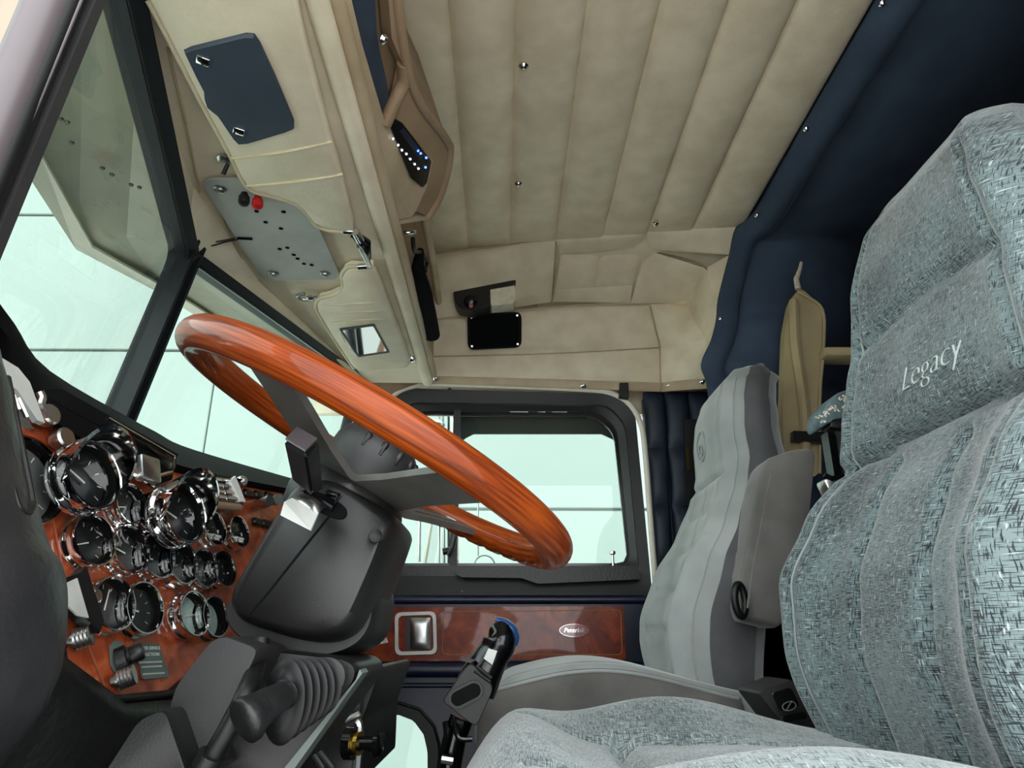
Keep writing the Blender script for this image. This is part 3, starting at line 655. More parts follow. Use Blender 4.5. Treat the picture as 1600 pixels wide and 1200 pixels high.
# bare mounting plate
pp = rounded([H(316,284,.711), H(330,277,.711), H(400,277,.711), H(470,305,.711), H(490,335,.711), H(530,425,.711), H(524,434,.711), H(420,437,.711), H(406,428,.711)], .006, 3)
pt = thing('mounting_plate', H(430, 360, .711), 'bare grey metal mounting plate behind the driver sun visor', 'plate')
MB().prism(pp, (0,0,-.004)).build('plate_sheet', M['plate_metal'], pt)
for u, v in ((344,295), (427,427), (508,427)):
    mb = MB(); mb.lathe([(.011,0),(.011,.002),(.008,.003),(.007,.006),(.003,.007)], H(u, v, .7068), (0,0,-1), 14); mb.build('bolt', M['steel'], pt)
for u, v in ((415,347),(439,357),(401,330),(443,331),(437,389),(449,387),(459,398),(465,404),(475,412),(487,414)):
    MB().lathe([(.0042,0),(.0042,.0006)], H(u, v, .7066), (0,0,-1), 10).build('drill_hole', M['dark'], pt)
MB().tube([H(371,372,.706), H(394,373,.706)], .003, 8).build('slot', M['dark'], pt)
def knob(name, u, v, m, label):
    a, b = H(u, v, .703), H(u - 1, v + 14, .683)
    k = MB().lathe([(.006,0),(.006,.006),(.009,.008),(.0095,.018),(.008,.022),(.006,.023)], a, b - a, 14).build(name, M[m])
    return tag(k, label, 'knob')
knob('terminal_knob', 382, 303, 'black', 'black terminal knob hanging below the sun visor edge')
knob('terminal_knob', 403, 308, 'red', 'red terminal knob hanging below the sun visor edge')
hk = thing('visor_hook', H(350, 255, .712), 'small ring hook with black pin above the mounting plate', 'hook')
MB().lathe([(.012,0),(.012,.003),(.008,.006),(.004,.006)], H(350,248,.712), (0,0,-1), 16).build('hook_base', M['satin'], hk)
MB().tube([H(356,256,.702), H(349,272,.690)], .0035, 8).build('hook_pin', M['black'], hk)
cl = thing('visor_clip', H(482, 463, .712), 'metal visor clip beside the passenger sun visor', 'clip')
mb = MB(); c0 = H(479, 462, .708)
mb.tube([c0 + V((.020*math.cos(a), .014*math.sin(a), -.003)) for a in [k*math.pi/8 for k in range(13)]], .0035, 8); mb.build('clip_loop', M['steel'], cl)
MB().lathe([(.009,0),(.009,.005),(.005,.008)], H(485,464,.708), (0,0,-1), 14).build('clip_bolt', M['satin'], cl)
wr_ = MB(); wr_.tube(spline([P(303,383,Y=YC+.02), P(330,384,Y=YC+.02), P(352,378,Z=.700), P(372,374,Z=.704)], 6), .0016, 6); wr_.tube(spline([P(304,379,Y=YC+.02), P(335,378,Y=YC+.02), P(368,372,Z=.704)], 6), .0014, 6)
tag(wr_.build('wire', M['black']), 'thin black wire running into the mounting plate', 'wire')

# ------------------------------------------------------------------ overhead stereo pod
pod = thing('stereo_pod', (-.17, 1.0, .78), 'tan overhead console pod with stereo and navy storage net', 'console')
po, pn = V((-.225, 1, .735)), V((-.72, 0, .69))
def Q(u, v, k=0): return PL(u, v, po, pn) - pn.normalized() * (-k)
# frame body: left face strip, bottom lip, right face
oc = [(505,-90),(542,60),(600,348),(667,337),(697,262),(690,200),(640,88),(612,-90)]
inn = [(528,-90),(566,62),(608,185),(612,182),(626,130),(625,110),(612,60),(590,-90)]
L_ = [Q(u, v) for u, v in oc]; up = V((.0, 0, .10))
stripL = [Q(u, v) for u, v in ((500,-90),(545,70),(600,346),(640,340),(612,282),(604,200),(566,70),(528,-90))]
MB().prism(stripL, pn.normalized() * .03).build('pod_face', M['tan'], pod)
MB().prism([Q(u, v) for u, v in ((604,198),(612,180),(640,208),(676,252),(667,292),(650,330),(640,342),(612,284))], pn.normalized() * .03).build('stereo_surround', M['tan'], pod)
bar = spline([Q(604,196,.004), Q(622,160,.006), Q(635,130,.006), Q(634,100,.004)], 6)
MB().tube(bar, .011, 12).build('pod_bar', M['brown'], pod)
ridge = spline([Q(612,-90,0), Q(628,60), Q(650,150), Q(695,215), Q(703,240), Q(690,300), Q(668,340)], 5)
MB().tube(ridge, .008, 10).build('pod_rim', M['brown'], pod)
# right / upper body behind the face
side = [Q(u, v) for u, v in ((612,-90),(632,80),(660,160),(697,215),(703,240),(690,300),(667,340))]
top_ = [V((p.x - .07, p.y + .03, 1.10)) for p in side]
mb = MB(); n = len(side); mb.add(side + top_, [(i, i+1, n+i+1, n+i) for i in range(n-1)])
q = mb.build('pod_side', M['brown'], pod); q.modifiers.new('thick','SOLIDIFY').thickness = .006
MB().prism([Q(u, v) for u, v in ((634,112),(650,150),(696,218),(702,240),(676,252),(640,207),(613,180),(626,150))], pn.normalized() * .02).build('pod_cheek', M['brown'], pod)
MB().prism([Q(u, v) for u, v in ((600,-90),(612,-90),(632,80),(634,110),(612,60))], pn.normalized() * .02).build('pod_cheek', M['brown'], pod)
MB().prism([Q(u, v) for u, v in ((676,252),(702,240),(690,300),(668,338),(650,330),(667,292))], pn.normalized() * .02).build('pod_cheek', M['brown'], pod)
net = [Q(u, v, .012) for u, v in ((522,-90),(545,20),(570,95),(598,190),(607,185),(616,160),(612,130),(604,95),(598,60),(592,-90))]
MB().prism(net, pn.normalized() * .01).build('storage_net', M['navy_pad'], pod)
stud(Q(598, 60, -.002), (.7,-.3,-.7), .006, parent=pod)
# underside wall of the pod end
MB().prism([Q(598,350,0), Q(668,339,0), Q(668,339,0) + V((-.03,.03,.2)), Q(598,350,0) + V((0,.03,.2))], (0,.01,0)).build('pod_end', M['tan'], pod)
MB().prism([Q(u, v, .028) for u, v in oc], pn.normalized() * .006).build('pod_back', M['brown'], pod)
st = thing('stereo', Q(638, 235), 'black stereo with small blue and white lights in the overhead pod', 'stereo')
face = [Q(u, v, -.004) for u, v in ((608,196),(615,184),(626,190),(672,250),(665,284),(658,291),(640,277))]
MB().prism(rounded(face, .004, 3), pn.normalized() * .012).build('stereo_body', M['black_gloss'], st)
MB().prism([Q(u, v, -.0048) for u, v in ((622,203),(628,198),(660,240),(654,248))], pn.normalized() * .002).build('stereo_display', M['navy_gloss'], st)
for k, (u, v) in enumerate(((611,214),(619,224),(625,232),(632,238),(638,246),(645,254),(651,261))):
    MB().lathe([(.0020,0),(.0016,.0015)], Q(u, v, -.0046), (.72,0,-.69), 8).build('button_light', M['led_white'], st)
for u, v in ((650,233),(654,237),(663,244),(662,259)):
    MB().rbox(Q(u, v, -.005), (.004,.004,.003), r=.0008, seg=1).build('display_light', M['led_blue'], st)
# ring and black bag behind the pod
rg = MB(); c0 = P(636, 362, X=-.200)
rg.tube([c0 + V((.016*math.cos(a), .012*math.sin(a), .016*math.sin(a)*.6)) for a in [math.pi*.9 + k*math.pi/10 for k in range(12)]], .0042, 10)
tag(rg.build('chrome_ring', M['chrome']), 'chrome hook ring under the end of the overhead pod', 'ring')
ub = thing('umbrella', P(663, 470, X=-.155), 'folded black umbrella tucked behind the header edge', 'umbrella')
pts = [P(657,392,X=-.190), P(653,420,X=-.190), P(660,455,X=-.190), P(668,490,X=-.190), P(674,520,X=-.190), P(675,532,X=-.190)]
MB().tube(spline(pts, 5), [.008 + .014*min(1, k/10) if k < 22 else .020 - (k-22)*.005 for k in range(26)], 12).build('folded_cloth', M['dark'], ub)
MB().tube(spline([P(645,372,X=-.190), P(648,392,X=-.190), P(660,396,X=-.188), P(667,410,X=-.186), P(664,424,X=-.186)], 5), .005, 8).build('handle_strap', M['black'], ub)

# ------------------------------------------------------------------ lamp and speaker on the side wall
lm = thing('dome_lamp', P(755, 462, Y=1.88), 'black reading lamp with pale lens above the passenger door', 'lamp')
hs = [(708,456),(806,437),(806,445),(765,452),(766,478),(742,486),(718,482),(710,470)]
MB().prism(rounded(yz(hs, 1.875), .006, 3), (0,.05,.0)).build('lamp_housing', M['black'], lm)
MB().prism(rounded(yz([(766,452),(804,445),(806,466),(802,474),(767,478)], 1.878), .005, 3), (0,.05,0)).build('lamp_lens', M['lens'], lm)
MB().lathe([(.020,0),(.020,.006),(.012,.012),(.006,.013)], P(735, 472, Y=1.876), (0,-1,-.3), 18).build('lamp_switch', M['black_gloss'], lm)
MB().lathe([(.007,0),(.006,.003)], P(736, 478, Y=1.864), (0,-1,-.3), 12).build('switch_mark', M['redbadge'], lm)
sk = thing('speaker', P(772, 516, Y=1.945), 'black rounded square speaker grille above the passenger door', 'speaker')
sq = [P(730,491,Y=1.935), P(815,487,Y=1.935), P(815,543,Y=1.975), P(731,547,Y=1.975)]
MB().prism(rounded(sq, .022, 5), (0,.025,.012)).build('speaker_frame', M['matte_black'], sk)
nrm = (sq[1]-sq[0]).cross(sq[3]-sq[0]).normalized(); nrm = nrm if nrm.y < 0 else -nrm
MB().loft([rounded(scale_loop(sq, .88), .02, 5), [p + nrm*.004 for p in rounded(scale_loop(sq, .84), .02, 5)]]).build('speaker_grille', M['dark'], sk)
for a, b in ((.84,.8),(-.84,.8),(-.84,-.8),(.84,-.8)):
    c = sum(sq, V())/4; ex = (sq[1]-sq[0])/2; ey = (sq[0]-sq[3])/2
    MB().lathe([(.004,0),(.003,.004)], c + ex*a + ey*b + nrm*.001, nrm, 10).build('screw', M['satin'], sk)
# ------------------------------------------------------------------ dashboard with gauges
DN = V((.93, -.25, .26)).normalized(); DO = V((-.425, .7, .08)); DY = V((-DN.y, DN.x, 0)).normalized(); DE = DN.cross(DY).normalized()
def D(u, v, k=0): return PL(u, v, DO + DN * k, DN)
def cdepth(p): return p.y * math.cos(PITCH) + p.z * math.sin(PITCH)
dash = thing('dashboard', (-.5, YC, -.6), 'burl wood dashboard crowded with chrome ringed gauges behind the wheel', 'dashboard')
pan = [(20,575),(60,628),(150,676),(272,737),(300,743),(446,771),(500,782),(500,1010),(350,1012),(263,1085),(177,1094),(98,1034),(60,900),(0,700),(-40,560)]
MB().prism([D(u, v) for u, v in pan], -DN * .02).build('gauge_panel', M['burl'], dash)
MB().tube([D(u, v, .001) for u, v in ((350,1014),(264,1087),(177,1096),(96,1036),(86,980))], .006, 10).build('panel_rim', M['black'], dash)
MB().tube([D(u, v, .001) for u, v in ((72,760),(96,880),(128,985),(170,1088))], .0013, 6).build('wing_joint', M['copper'] if 'copper' in M else M['redbadge'], dash)
# padded top between windscreen and gauge panel
upr = [(-50,420,-.44),(0,490,-.47),(55,573,-.52),(188,650,-.62),(230,672,-.61),(272,694,-.60),(360,722,-.56),(452,749,-.52),(480,760,-.50)]
lwr = [(-60,520),(0,585),(72,636),(190,696),(232,716),(272,735),(360,754),(446,770),(480,777)]
rowsC = []
for (u, v, x), (a, b) in zip(upr, lwr):
    p, q = P(u, v, X=x), D(a, b, .004); m1 = (p + q)/2
    rowsC.append([p + V((-.16,0,-.06)), p + V((-.05,0,-.004)), p, p*.75 + q*.25 + V((.012,0,.006)), m1 + V((.014,0,.0)), q + V((.008,0,.006)), q, q - DN*.03])
mb = MB(); vv = []; 
for r_ in [spline(list(c), 1) for c in zip(*[spline([rw[k] for rw in rowsC], 4) for k in range(8)])]: vv += r_[:8]
nC = len(vv)//8
mb.add(vv, [(i*8+k, i*8+k+1, (i+1)*8+k+1, (i+1)*8+k) for i in range(nC-1) for k in range(7)])
mb.build('dash_top', M['matte_black'], dash, angle=60)
# passenger half of the dash
MB().rbox((-.58, 1.60, .09), (.34, .80, .30), r=.035, seg=4).build('passenger_dash', M['matte_black'], dash)
MB().rbox((-.407, 1.60, .10), (.012, .70, .17), r=.005).build('glove_box_door', M['burl'], dash)
MB().rbox((-.58, 1.60, -.34), (.26, .78, .56), r=.03, seg=3).build('passenger_fascia', M['black_vinyl'], dash)
# lower fascia
tr = [(-60,1010),(60,1010),(98,1040),(177,1099),(263,1092),(350,1018),(440,1005),(500,1005)]
mb = MB(); vv = []
for u, v in tr:
    p = D(u, v, .003); vv += [p + V((.012,0,-.0)), p + V((.018,0,-.02)), p + V((0,0,-.05)), V((p.x - .06, p.y, -.30)), V((p.x - .12, p.y, -.62))]
mb.add(vv, [(i*5+k, i*5+k+1, (i+1)*5+k+1, (i+1)*5+k) for i in range(len(tr)-1) for k in range(4)])
mb.build('knee_panel', M['black_vinyl'], dash, angle=60).modifiers.new('thick','SOLIDIFY').thickness = .006

def arc(r, a0, a1, n, o, h): return [o + DN*h + (DY*math.sin(a) + DE*math.cos(a))*r for a in [a0 + (a1-a0)*k/n for k in range(n+1)]]
def gauge(u, v, h, hood=0, face='dial', txt=None, needle=None, proud=.019, label=None):
    f = D(u, v, proud); r = h / 2 / FPX * cdepth(f) / 1.04; o = f - DN * proud; k = proud / .024 if proud < .03 else 1.0; o = f - DN*.024*k
    prof = [(r*1.02, 0), (r*1.06, .003*k), (r*1.06, .008*k), (r*1.0, .010*k), (r*.985, .013*k), (r*1.02, .016*k), (r*1.035, .020*k), (r*1.0, .0245*k), (r*.95, .0245*k), (r*.915, .021*k)]
    g_ = MB().lathe(prof, o, DN, 36, caps=False).build('gauge', M['chrome'], dash, angle=50)
    MB().lathe([(r*.915, .021*k), (r*.90, .005*k)], o, DN, 36, caps=False).build('gauge_well', M['matte_black'], g_)
    if label: g_['label'] = label
    MB().lathe([(r*.9, .004*k), (r*.9, .006*k), (0, .006*k)], o, DN, 30).build('gauge_dial', M[face], g_)
    mk = MB()
    for i in range(9):
        a = R(-125 + i*250/8); e = DY*math.sin(a) + DE*math.cos(a); s_ = DN.cross(e); b = o + DN*(.0064*k); w = r*.013
        mk.add([b + e*r*.66 + s_*w, b + e*r*.66 - s_*w, b + e*r*.82 - s_*w, b + e*r*.82 + s_*w], [(0,1,2,3)])
    mk.build('dial_marks', M['print'], g_, smooth=False)
    a = R(needle if needle is not None else random.uniform(-110, -40)); e = DY*math.sin(a) + DE*math.cos(a); s_ = DN.cross(e); b = o + DN*(.008*k)
    MB().prism([b - e*r*.15 + s_*r*.028, b - e*r*.15 - s_*r*.028, b + e*r*.68 - s_*r*.012, b + e*r*.68 + s_*r*.012], DN*.0008).build('needle', M['print'], g_, smooth=False)
    MB().lathe([(r*.91, .0165*k), (0, .0172*k)], o, DN, 30, caps=False).build('gauge_glass', M['gauge_glass'], g_)
    if txt:
        MB().prism([o + DN*(.0182*k) + DY*(x*r) + DE*(y*r) for x, y in ((-.62,-.30),(.62,-.30),(.62,-.68),(-.62,-.68))], DN*.0006).build('label_strip', M['dial'], g_, smooth=False)
        for j, t_ in enumerate(txt): text_mesh(t_, r*.22, o + DN*(.0192*k) + DE*(-.40 - .18*j)*r, DY, DE, M['print'], 'label_text', g_, depth=.0002)
    if hood:
        n = 30; outer = []; inner = []
        for i in range(n + 1):
            a = R(-112 + 224*i/n); e = DY*math.sin(a) + DE*math.cos(a); q = max(0, math.cos(R(-90 + 180*i/n))) ** .8
            outer.append((o + DN*(.018*k) + e*r*1.07, o + DN*(.018*k + hood*q) + e*r*(1.07 + .16*q)))
        vv = []; 
        for p0, p1 in outer:
            d = (p0 - o - DN*(.018*k)).normalized()
            vv += [p0, p0*.5 + p1*.5 + d*r*.02, p1, p1 - d*.0035, p0*.5+p1*.5 - d*.0035, p0 - d*.003]
        ff = [(i*6+j, i*6+(j+1)%6, (i+1)*6+(j+1)%6, (i+1)*6+j) for i in range(n) for j in range(6)] + [tuple(range(6)), tuple(n*6 + j for j in range(6))]
        MB().add(vv, ff).build('gauge_hood', M['chrome'], g_, angle=45)
    return g_
gauge(46, 748, 150, face='dial_grey', label='large lens partly hidden behind the dash end pad')  # grey face colour stands in for the reflection on this lens
gauge(148, 742, 112, hood=.036, needle=-60, proud=.05, label='large hooded speedometer')
gauge(290, 800, 100, hood=.036, needle=-70, proud=.05, label='large hooded rev counter')
for g_ in ((207,787,68), (243,800,66), (150,843,86), (207,857,80), (250,868,74), (288,879,70), (322,887,64), (352,888,58), (181,942,88), (228,949,84)):
    gauge(*g_, needle=(20 if g_[0] == 181 else None))
gauge(337, 825, 56, txt=('FRONT DRIVE', 'OIL TEMP')); gauge(375, 830, 52, txt=('REAR DRIVE', 'OIL TEMP'))
gauge(306, 958, 72, face='dial_reflection', needle=80); gauge(338, 963, 66, face='dial_reflection', needle=40)
# tray with clear strips above the gauges
K = .05
ty = MB().prism([D(u, v, .006) for u, v in ((62,612),(88,610),(272,712),(262,752),(240,760),(75,660))], DN*.006).build('tray_back', M['matte_black'], dash)
MB().tube([D(u, v, .026) for u, v in ((182,726),(240,760))], .0022, 8).build('tray_edge', M['chrome'], dash)
MB().prism([D(u, v, .022) for u, v in ((168,652),(262,706),(274,716),(268,738),(218,690),(172,668))], DN*.004).build('clear_strip', M['acrylic'], dash)
MB().tube([D(u, v, .027) for u, v in ((168,654),(220,684),(272,714),(268,738),(246,744))], .0025, 8).build('tray_edge', M['chrome'], dash)
MB().rbox(D(231, 734, .028), (.012,.030,.030), basis(DN, DY, DE), r=.003).build('tray_clip', M['satin'], dash)
MB().tube(spline([D(u, v, .025) for u, v in ((62,612),(66,622),(64,632),(72,640),(78,652))], 4), .004, 8).build('tray_bracket', M['satin'], dash)
for u, v in ((62,654), (85,690)):
    MB().lathe([(.008,0),(.008,.003),(.011,.004),(.011,.014),(.009,.016),(.006,.016)], D(u, v, .004), DN, 14).build('dimmer_knob', M['satin'], dash)
# chrome fins at the far left
for k_, pl_ in enumerate((((-30,548),(20,578),(38,600),(62,664),(50,660),(18,612),(-30,590)), ((-30,596),(16,622),(50,668),(46,672),(10,650),(-30,640)))):
    MB().prism([D(u, v, .045 - k_*.01) for u, v in pl_], DN*.006).build('chrome_fin', M['silver_paint' if k_ == 0 else 'chrome'], dash)
for k_ in range(5): MB().tube([D(-20 + k_*12, 566 + k_*14, .053), D(-6 + k_*12, 604 + k_*12, .053)], .0022, 6).build('fin_rib', M['satin'], dash)
# vent with chrome louvres
vq = [D(308,742,.012), D(358,747,.012), D(374,790,.012), D(308,784,.012)]
vent = MB().ring(scale_loop(vq, 1.06), scale_loop(vq, .90), DN*.006).build('air_vent', M['black_gloss'], dash)
def bil(c, s, t): return (c[0]*(1-s) + c[1]*s)*(1-t) + (c[3]*(1-s) + c[2]*s)*t
for j in range(4):
    for i in range(3):
        t0 = .12 + j*.22; MB().tube([bil(vq, .04 + i*.3, t0) + DN*.004, bil(vq, .28 + i*.3, t0 + .03) + DN*.006], .0028, 8).build('louvre', M['chrome'], vent)
for i in range(1, 3): MB().tube([bil(vq, i*.3, .04) + DN*.006, bil(vq, i*.3 + .02, .95) + DN*.006], .0016, 6).build('louvre', M['chrome'], vent)
MB().prism([D(u, v, .014) for u, v in ((352,754),(360,746),(376,787),(369,786))], DN*.008).build('vent_flange', M['white'], vent)
MB().tube([D(310,786,.018), D(374,793,.018)], .005, 8).build('vent_rail', M['brown'], vent)
# switches right of the vent
for u, v in ((388,772),(404,774),(420,776),(402,816),(416,819)):
    MB().rbox(D(u, v, .003), (.008,.022,.012), basis(DN, DY, DE), r=.002, seg=1).build('switch_slot', M['black_gloss'], dash)
for u, v, w in ((396,790,26), (416,788,20)):
    MB().tube([D(u, v, 0), D(u + w*.5, v - 5, .035), D(u + w, v - 8, .05)], [.005,.006,.008], 10).build('toggle_switch', M['satin'], dash)
MB().lathe([(.008,0),(.008,.006),(.004,.01)], D(375, 753, .004), DN, 12).build('dimmer_knob', M['satin'], dash)
# valve knobs, paddle and instruction plate on the lower corner
for u, v in ((112,1000),(182,1062)):
    a = D(u - 8, v + 4, 0); ax = (DN + V((0,.5,.1))).normalized()
    MB().lathe([(.005,0),(.005,.004),(.007,.004),(.007,.007)] + [(.0105 - .001*(i % 2), .007 + .0016*i) for i in range(9)] + [(.0095,.021),(0,.021)], a, ax, 16).build('ribbed_knob', M['satin'], dash)
esc = [D(u, v, .002) for u, v in ((170,1010),(176,1002),(186,1003),(206,1040),(208,1056),(200,1070),(188,1066),(172,1040))]
MB().prism(esc, DN*.002).build('knob_plate', M['teal_plate'], dash)
a = D(183, 1032, .003); ax = (DN + V((0,.55,.15))).normalized()
kn = MB().lathe([(.012,0),(.012,.009),(.009,.010),(.008,.012),(.0085,.013),(.0085,.022),(.0075,.024),(0,.024)], a, ax, 18).build('valve_knob', M['black'], dash)
ip = MB().prism(rounded([D(u, v, .0015) for u, v in ((207,1004),(246,1006),(264,1058),(222,1062))], .003, 3), DN*.0012).build('instruction_plate', M['teal_plate'], dash)
c0 = D(229, 1013, .0032)
for j, (t_, sz) in enumerate((('AIR FILTER SERVICE', .0046), ('INSTRUCTIONS', .0046))):
    text_mesh(t_, sz, c0 - DE*(.0064*j) + DY*(.0022*j), DY, DE, M['print'], 'plate_text', ip, depth=.0001)
for j, w_ in ((2.2, .017), (2.9, .015), (4.0, .016)):
    p_ = c0 - DE*(.0064*j) + DY*(.0022*j); MB().prism([p_ + DY*(a*w_) + DE*(b*.0008) for a, b in ((-1,-1),(1,-1),(1,1),(-1,1))], DN*.0003).build('print_line', M['silver_paint'], ip, smooth=False)
MB().prism([D(u, v, .012) for u, v in ((96,905),(110,900),(118,890),(146,975),(140,992),(104,962))], DN*.012).build('brake_paddle', M['black'], dash)
MB().prism([D(u, v, .025) for u, v in ((100,912),(118,904),(136,966),(118,962),(104,948))], DN*.002).build('paddle_label', M['silver_paint'], dash)
MB().lathe([(.006,0),(.006,.008),(.008,.009),(.008,.016),(.006,.018)], D(128, 938, 0), DN, 14).build('paddle_knob', M['chrome'], dash)

# ------------------------------------------------------------------ padded dash end close to the camera
def ur(v): return lerp_tab([(480,-30),(560,2),(640,24),(720,42),(800,62),(850,76),(890,102),(930,107),(985,106),(1040,98),(1090,80),(1140,48),(1190,8),(1260,-70)], v)
YP, RP = .47, .10
def padc(v):
    p = P(ur(v), v, Y=YP); d = V((p.x, p.y, 0)).normalized(); perp = V((d.y, -d.x, 0)); return p - perp * RP
vsr = [480 + k*20 for k in range(40)]
rings = []
for v in vsr:
    c = padc(v); rings.append([c + V((RP*math.cos(k*2*math.pi/40), RP*math.sin(k*2*math.pi/40), 0)) for k in range(40)])
ep = thing('dash_end_pad', padc(1240), 'black vinyl dash end pad with a slot beside the open driver door', 'dash pad')
MB().loft(rings, False, True).build('vinyl_pad', M['pad_vinyl'], ep, angle=70)
def padpt(u, v, k=0):
    d = ray(u, v); c = padc(v); a = d.x*d.x + d.y*d.y; b = -2*(d.x*c.x + d.y*c.y); q = c.x*c.x + c.y*c.y - (RP + k)**2
    disc = max(0, b*b - 4*a*q); return d * ((-b - math.sqrt(disc)) / (2*a))
sl = [(4,560),(14,640),(26,720),(44,785),(44,800),(36,804),(28,798),(12,752),(-6,700),(-20,640),(-30,570)]
MB().tube(spline([padpt(u, v, .001) for u, v in ((10,590),(24,660),(46,770),(48,792),(40,802),(30,797),(22,780),(2,700),(-14,620))], 6), .0028, 8).build('slot_rim', M['black'], ep)
vv = []; 
for u0, u1, v in ((-12,6,580),(-6,14,640),(2,20,690),(12,32,740),(24,42,778),(31,43,794)): vv += [padpt(u0, v, .0008), padpt((u0+u1)/2, v, .0012), padpt(u1, v, .0008)]
MB().add(vv, [(i*3+k, i*3+k+1, (i+1)*3+k+1, (i+1)*3+k) for i in range(5) for k in range(2)]).build('slot_opening', M['dark'], ep)

# ------------------------------------------------------------------ driver side door pillar near the camera
def strip(o0, o1, Y, th, name, m, parent=None):
    e = lambda off, v: P(150 + off - .4167*v, v, Y=Y)
    return MB().prism([e(o0, -800), e(o1, -800), e(o1, 560), e(o0, 560)], (0, th, 0)).build(name, M[m], parent)
ap = strip(-22, 0, .345, .008, 'trim_3', 'charcoal'); tag(ap, 'dark door pillar with beige edge at the open driver door', kind='structure')
MB().tube([P(150 - 24 - .4167*v, v, Y=.338) for v in (-800, 170, 560)], .0014, 10).build('pillar_bead', M['paint_mauve'], ap)
MB().tube([P(150 - 46 - .4167*v, v, Y=.338) for v in (-800, 170, 560)], .0095, 16).build('door_seal', M['rubber'], ap)
MB().tube([P(150 - 78 - .4167*v, v, Y=.330) for v in (-800, 170, 560)], .012, 16).build('pillar_roll', M['paint_mauve'], ap)
strip(-130, -84, .326, .03, 'pillar_face', 'tan', ap); strip(-230, -120, .320, .03, 'pillar_face', 'paint_beige', ap)
# ------------------------------------------------------------------ steering wheel
WC = V((-.1339, .7265, .1858)); WN = V((.4763, 0, .8793)).normalized(); W1 = V((-.8793, 0, .4763)).normalized(); W2 = V((0, 1, 0))
def WP(a, r, h=0): return WC + (W1*math.cos(a) + W2*math.sin(a))*r + WN*h
def Wpx(u, v, h=0):
    p = PL(u, v, WC + WN*h, WN); return p
sw = thing('steering_wheel', WC - WN*.06, 'glossy wood rimmed steering wheel with grey metal spokes', 'steering wheel')
n, m = 160, 20; vv = []; uv = []; ff = []
for i in range(n):
    a = i*2*math.pi/n; rt = .0166
    for k in range(m):
        b = k*2*math.pi/m; q = rt
        under = max(0, -math.sin(b))
        q *= 1 - .14*under*max(0, math.sin(a*40))*(R(110) < a < R(178))
        vv.append(WP(a, .213 + q*math.cos(b), q*math.sin(b))); uv.append((a*.213*2, abs(k - m/2)/m*.05))
for i in range(n):
    for k in range(m): ff.append((i*m+k, ((i+1)%n)*m+k, ((i+1)%n)*m+(k+1)%m, i*m+(k+1)%m))
MB().add(vv, ff, uv).build('wheel_rim', M['wheel_wood'], sw)
def spoke(a, w0=.028, w1=.030):
    """dished metal spoke from hub to rim"""
    e = W1*math.cos(a) + W2*math.sin(a); s_ = WN.cross(e); secs = []
    for r, w, h in ((.030, w0*1.25, -.040), (.060, w0*1.05, -.038), (.10, w0*.9, -.028), (.15, w1*.85, -.016), (.19, w1*.85, -.007), (.208, w1*.95, -.002)):
        c = WC + e*r + WN*h; t = .0035
        secs.append([c + s_*w + WN*t, c + s_*(w*.75) + WN*(t+.001), c - s_*(w*.75) + WN*(t+.001), c - s_*w + WN*t, c - s_*w - WN*t, c + s_*w - WN*t])
    o = MB().loft(secs).build('spoke', M['spoke'], sw, angle=50)
    gr = [WC + e*r + s_*w*x + WN*h for r, w, h, x in ((.085, .016, -.0262, 1), (.165, .014, -.0075, 1), (.175, .008, -.005, 1), (.175, .008, -.005, -1), (.165, .014, -.0075, -1), (.085, .016, -.0262, -1))]
    MB().tube(gr, .0007, 6).build('spoke_groove', M['satin'], o)
    return o
for p in (Wpx(462, 596), Wpx(722, 742)):
    d = p - WC; a = math.atan2(d.dot(W2), d.dot(W1)); print('spoke angle', math.degrees(a)); spoke(a)
spoke(math.radians(118))
MB().lathe([(.056,-.088),(.060,-.070),(.060,-.048),(.052,-.034)], WC, WN, 40).build('hub_collar', M['shroud'], sw)
MB().lathe([(.046,-.040),(.047,-.018),(.046,-.004),(.041,.008),(.032,.015),(.018,.019),(0,.020)], WC + WN*.004, WN, 40).build('horn_pad', M['charcoal'], sw)
for a in (150, 175, 200, 225, 250, 275):
    e = W1*math.cos(R(a)) + W2*math.sin(R(a)); s_ = WN.cross(e)
    MB().rbox(WC + e*.040 + WN*.001, (.014, .007, .018), basis(e, s_, WN), r=.0025, seg=1).build('horn_rib', M['shroud'], sw)

# ------------------------------------------------------------------ steering column
def puff(poly, Y0, Y1, bev, k=.9):
    """traced side outline as a rounded solid between two Y planes; outline taken at Y0"""
    l = [V(p) for p in poly]; c = sum(l, V())/len(l)
    mv = lambda s, dy: [c + (p - c)*s + V((0, dy, 0)) for p in l]; t = Y1 - Y0
    return MB().loft([mv(k, 0), mv(1-(1-k)*.45, bev*.22), mv(1-(1-k)*.12, bev*.6), mv(1, bev), mv(1, t - bev), mv(1-(1-k)*.12, t - bev*.5), mv(k, t)])
col = thing('steering_column', P(420, 1190, Y=.70), 'black plastic steering column with signal switch and rubber booted lever', 'steering column')
sh = [(462,744),(488,737),(520,738),(562,762),(622,806),(619,822),(598,880),(566,955),(550,985),(522,1002),(485,1006),(440,998),(366,975),(348,958),(344,938),(352,916),(400,835),(445,762)]
body = puff(rounded([P(u, v, Y=.655) for u, v in sh], .012, 4), .635, .785, .045, .84).build('column_shroud', M['shroud'], col, angle=60)
MB().tube([P(u, v, Y=.6345) for u, v in ((520,800),(470,862),(420,925),(388,962))], .0012, 6).build('shroud_seam', M['dark'], body)
MB().lathe([(.006,0),(.006,.004),(.004,.005)], P(586, 838, Y=.652), (.3,-1,0), 14).build('shroud_screw', M['rubber'], body)
cl_ = [(566,880),(584,896),(592,930),(588,975),(566,1010),(520,1028),(462,1030),(400,1018),(356,992),(342,962),(346,935),(420,900)]
puff(rounded([P(u, v, Y=.70) for u, v in cl_], .02, 4), .675, .80, .03, .92).build('lower_shroud', M['shroud'], col, angle=60)
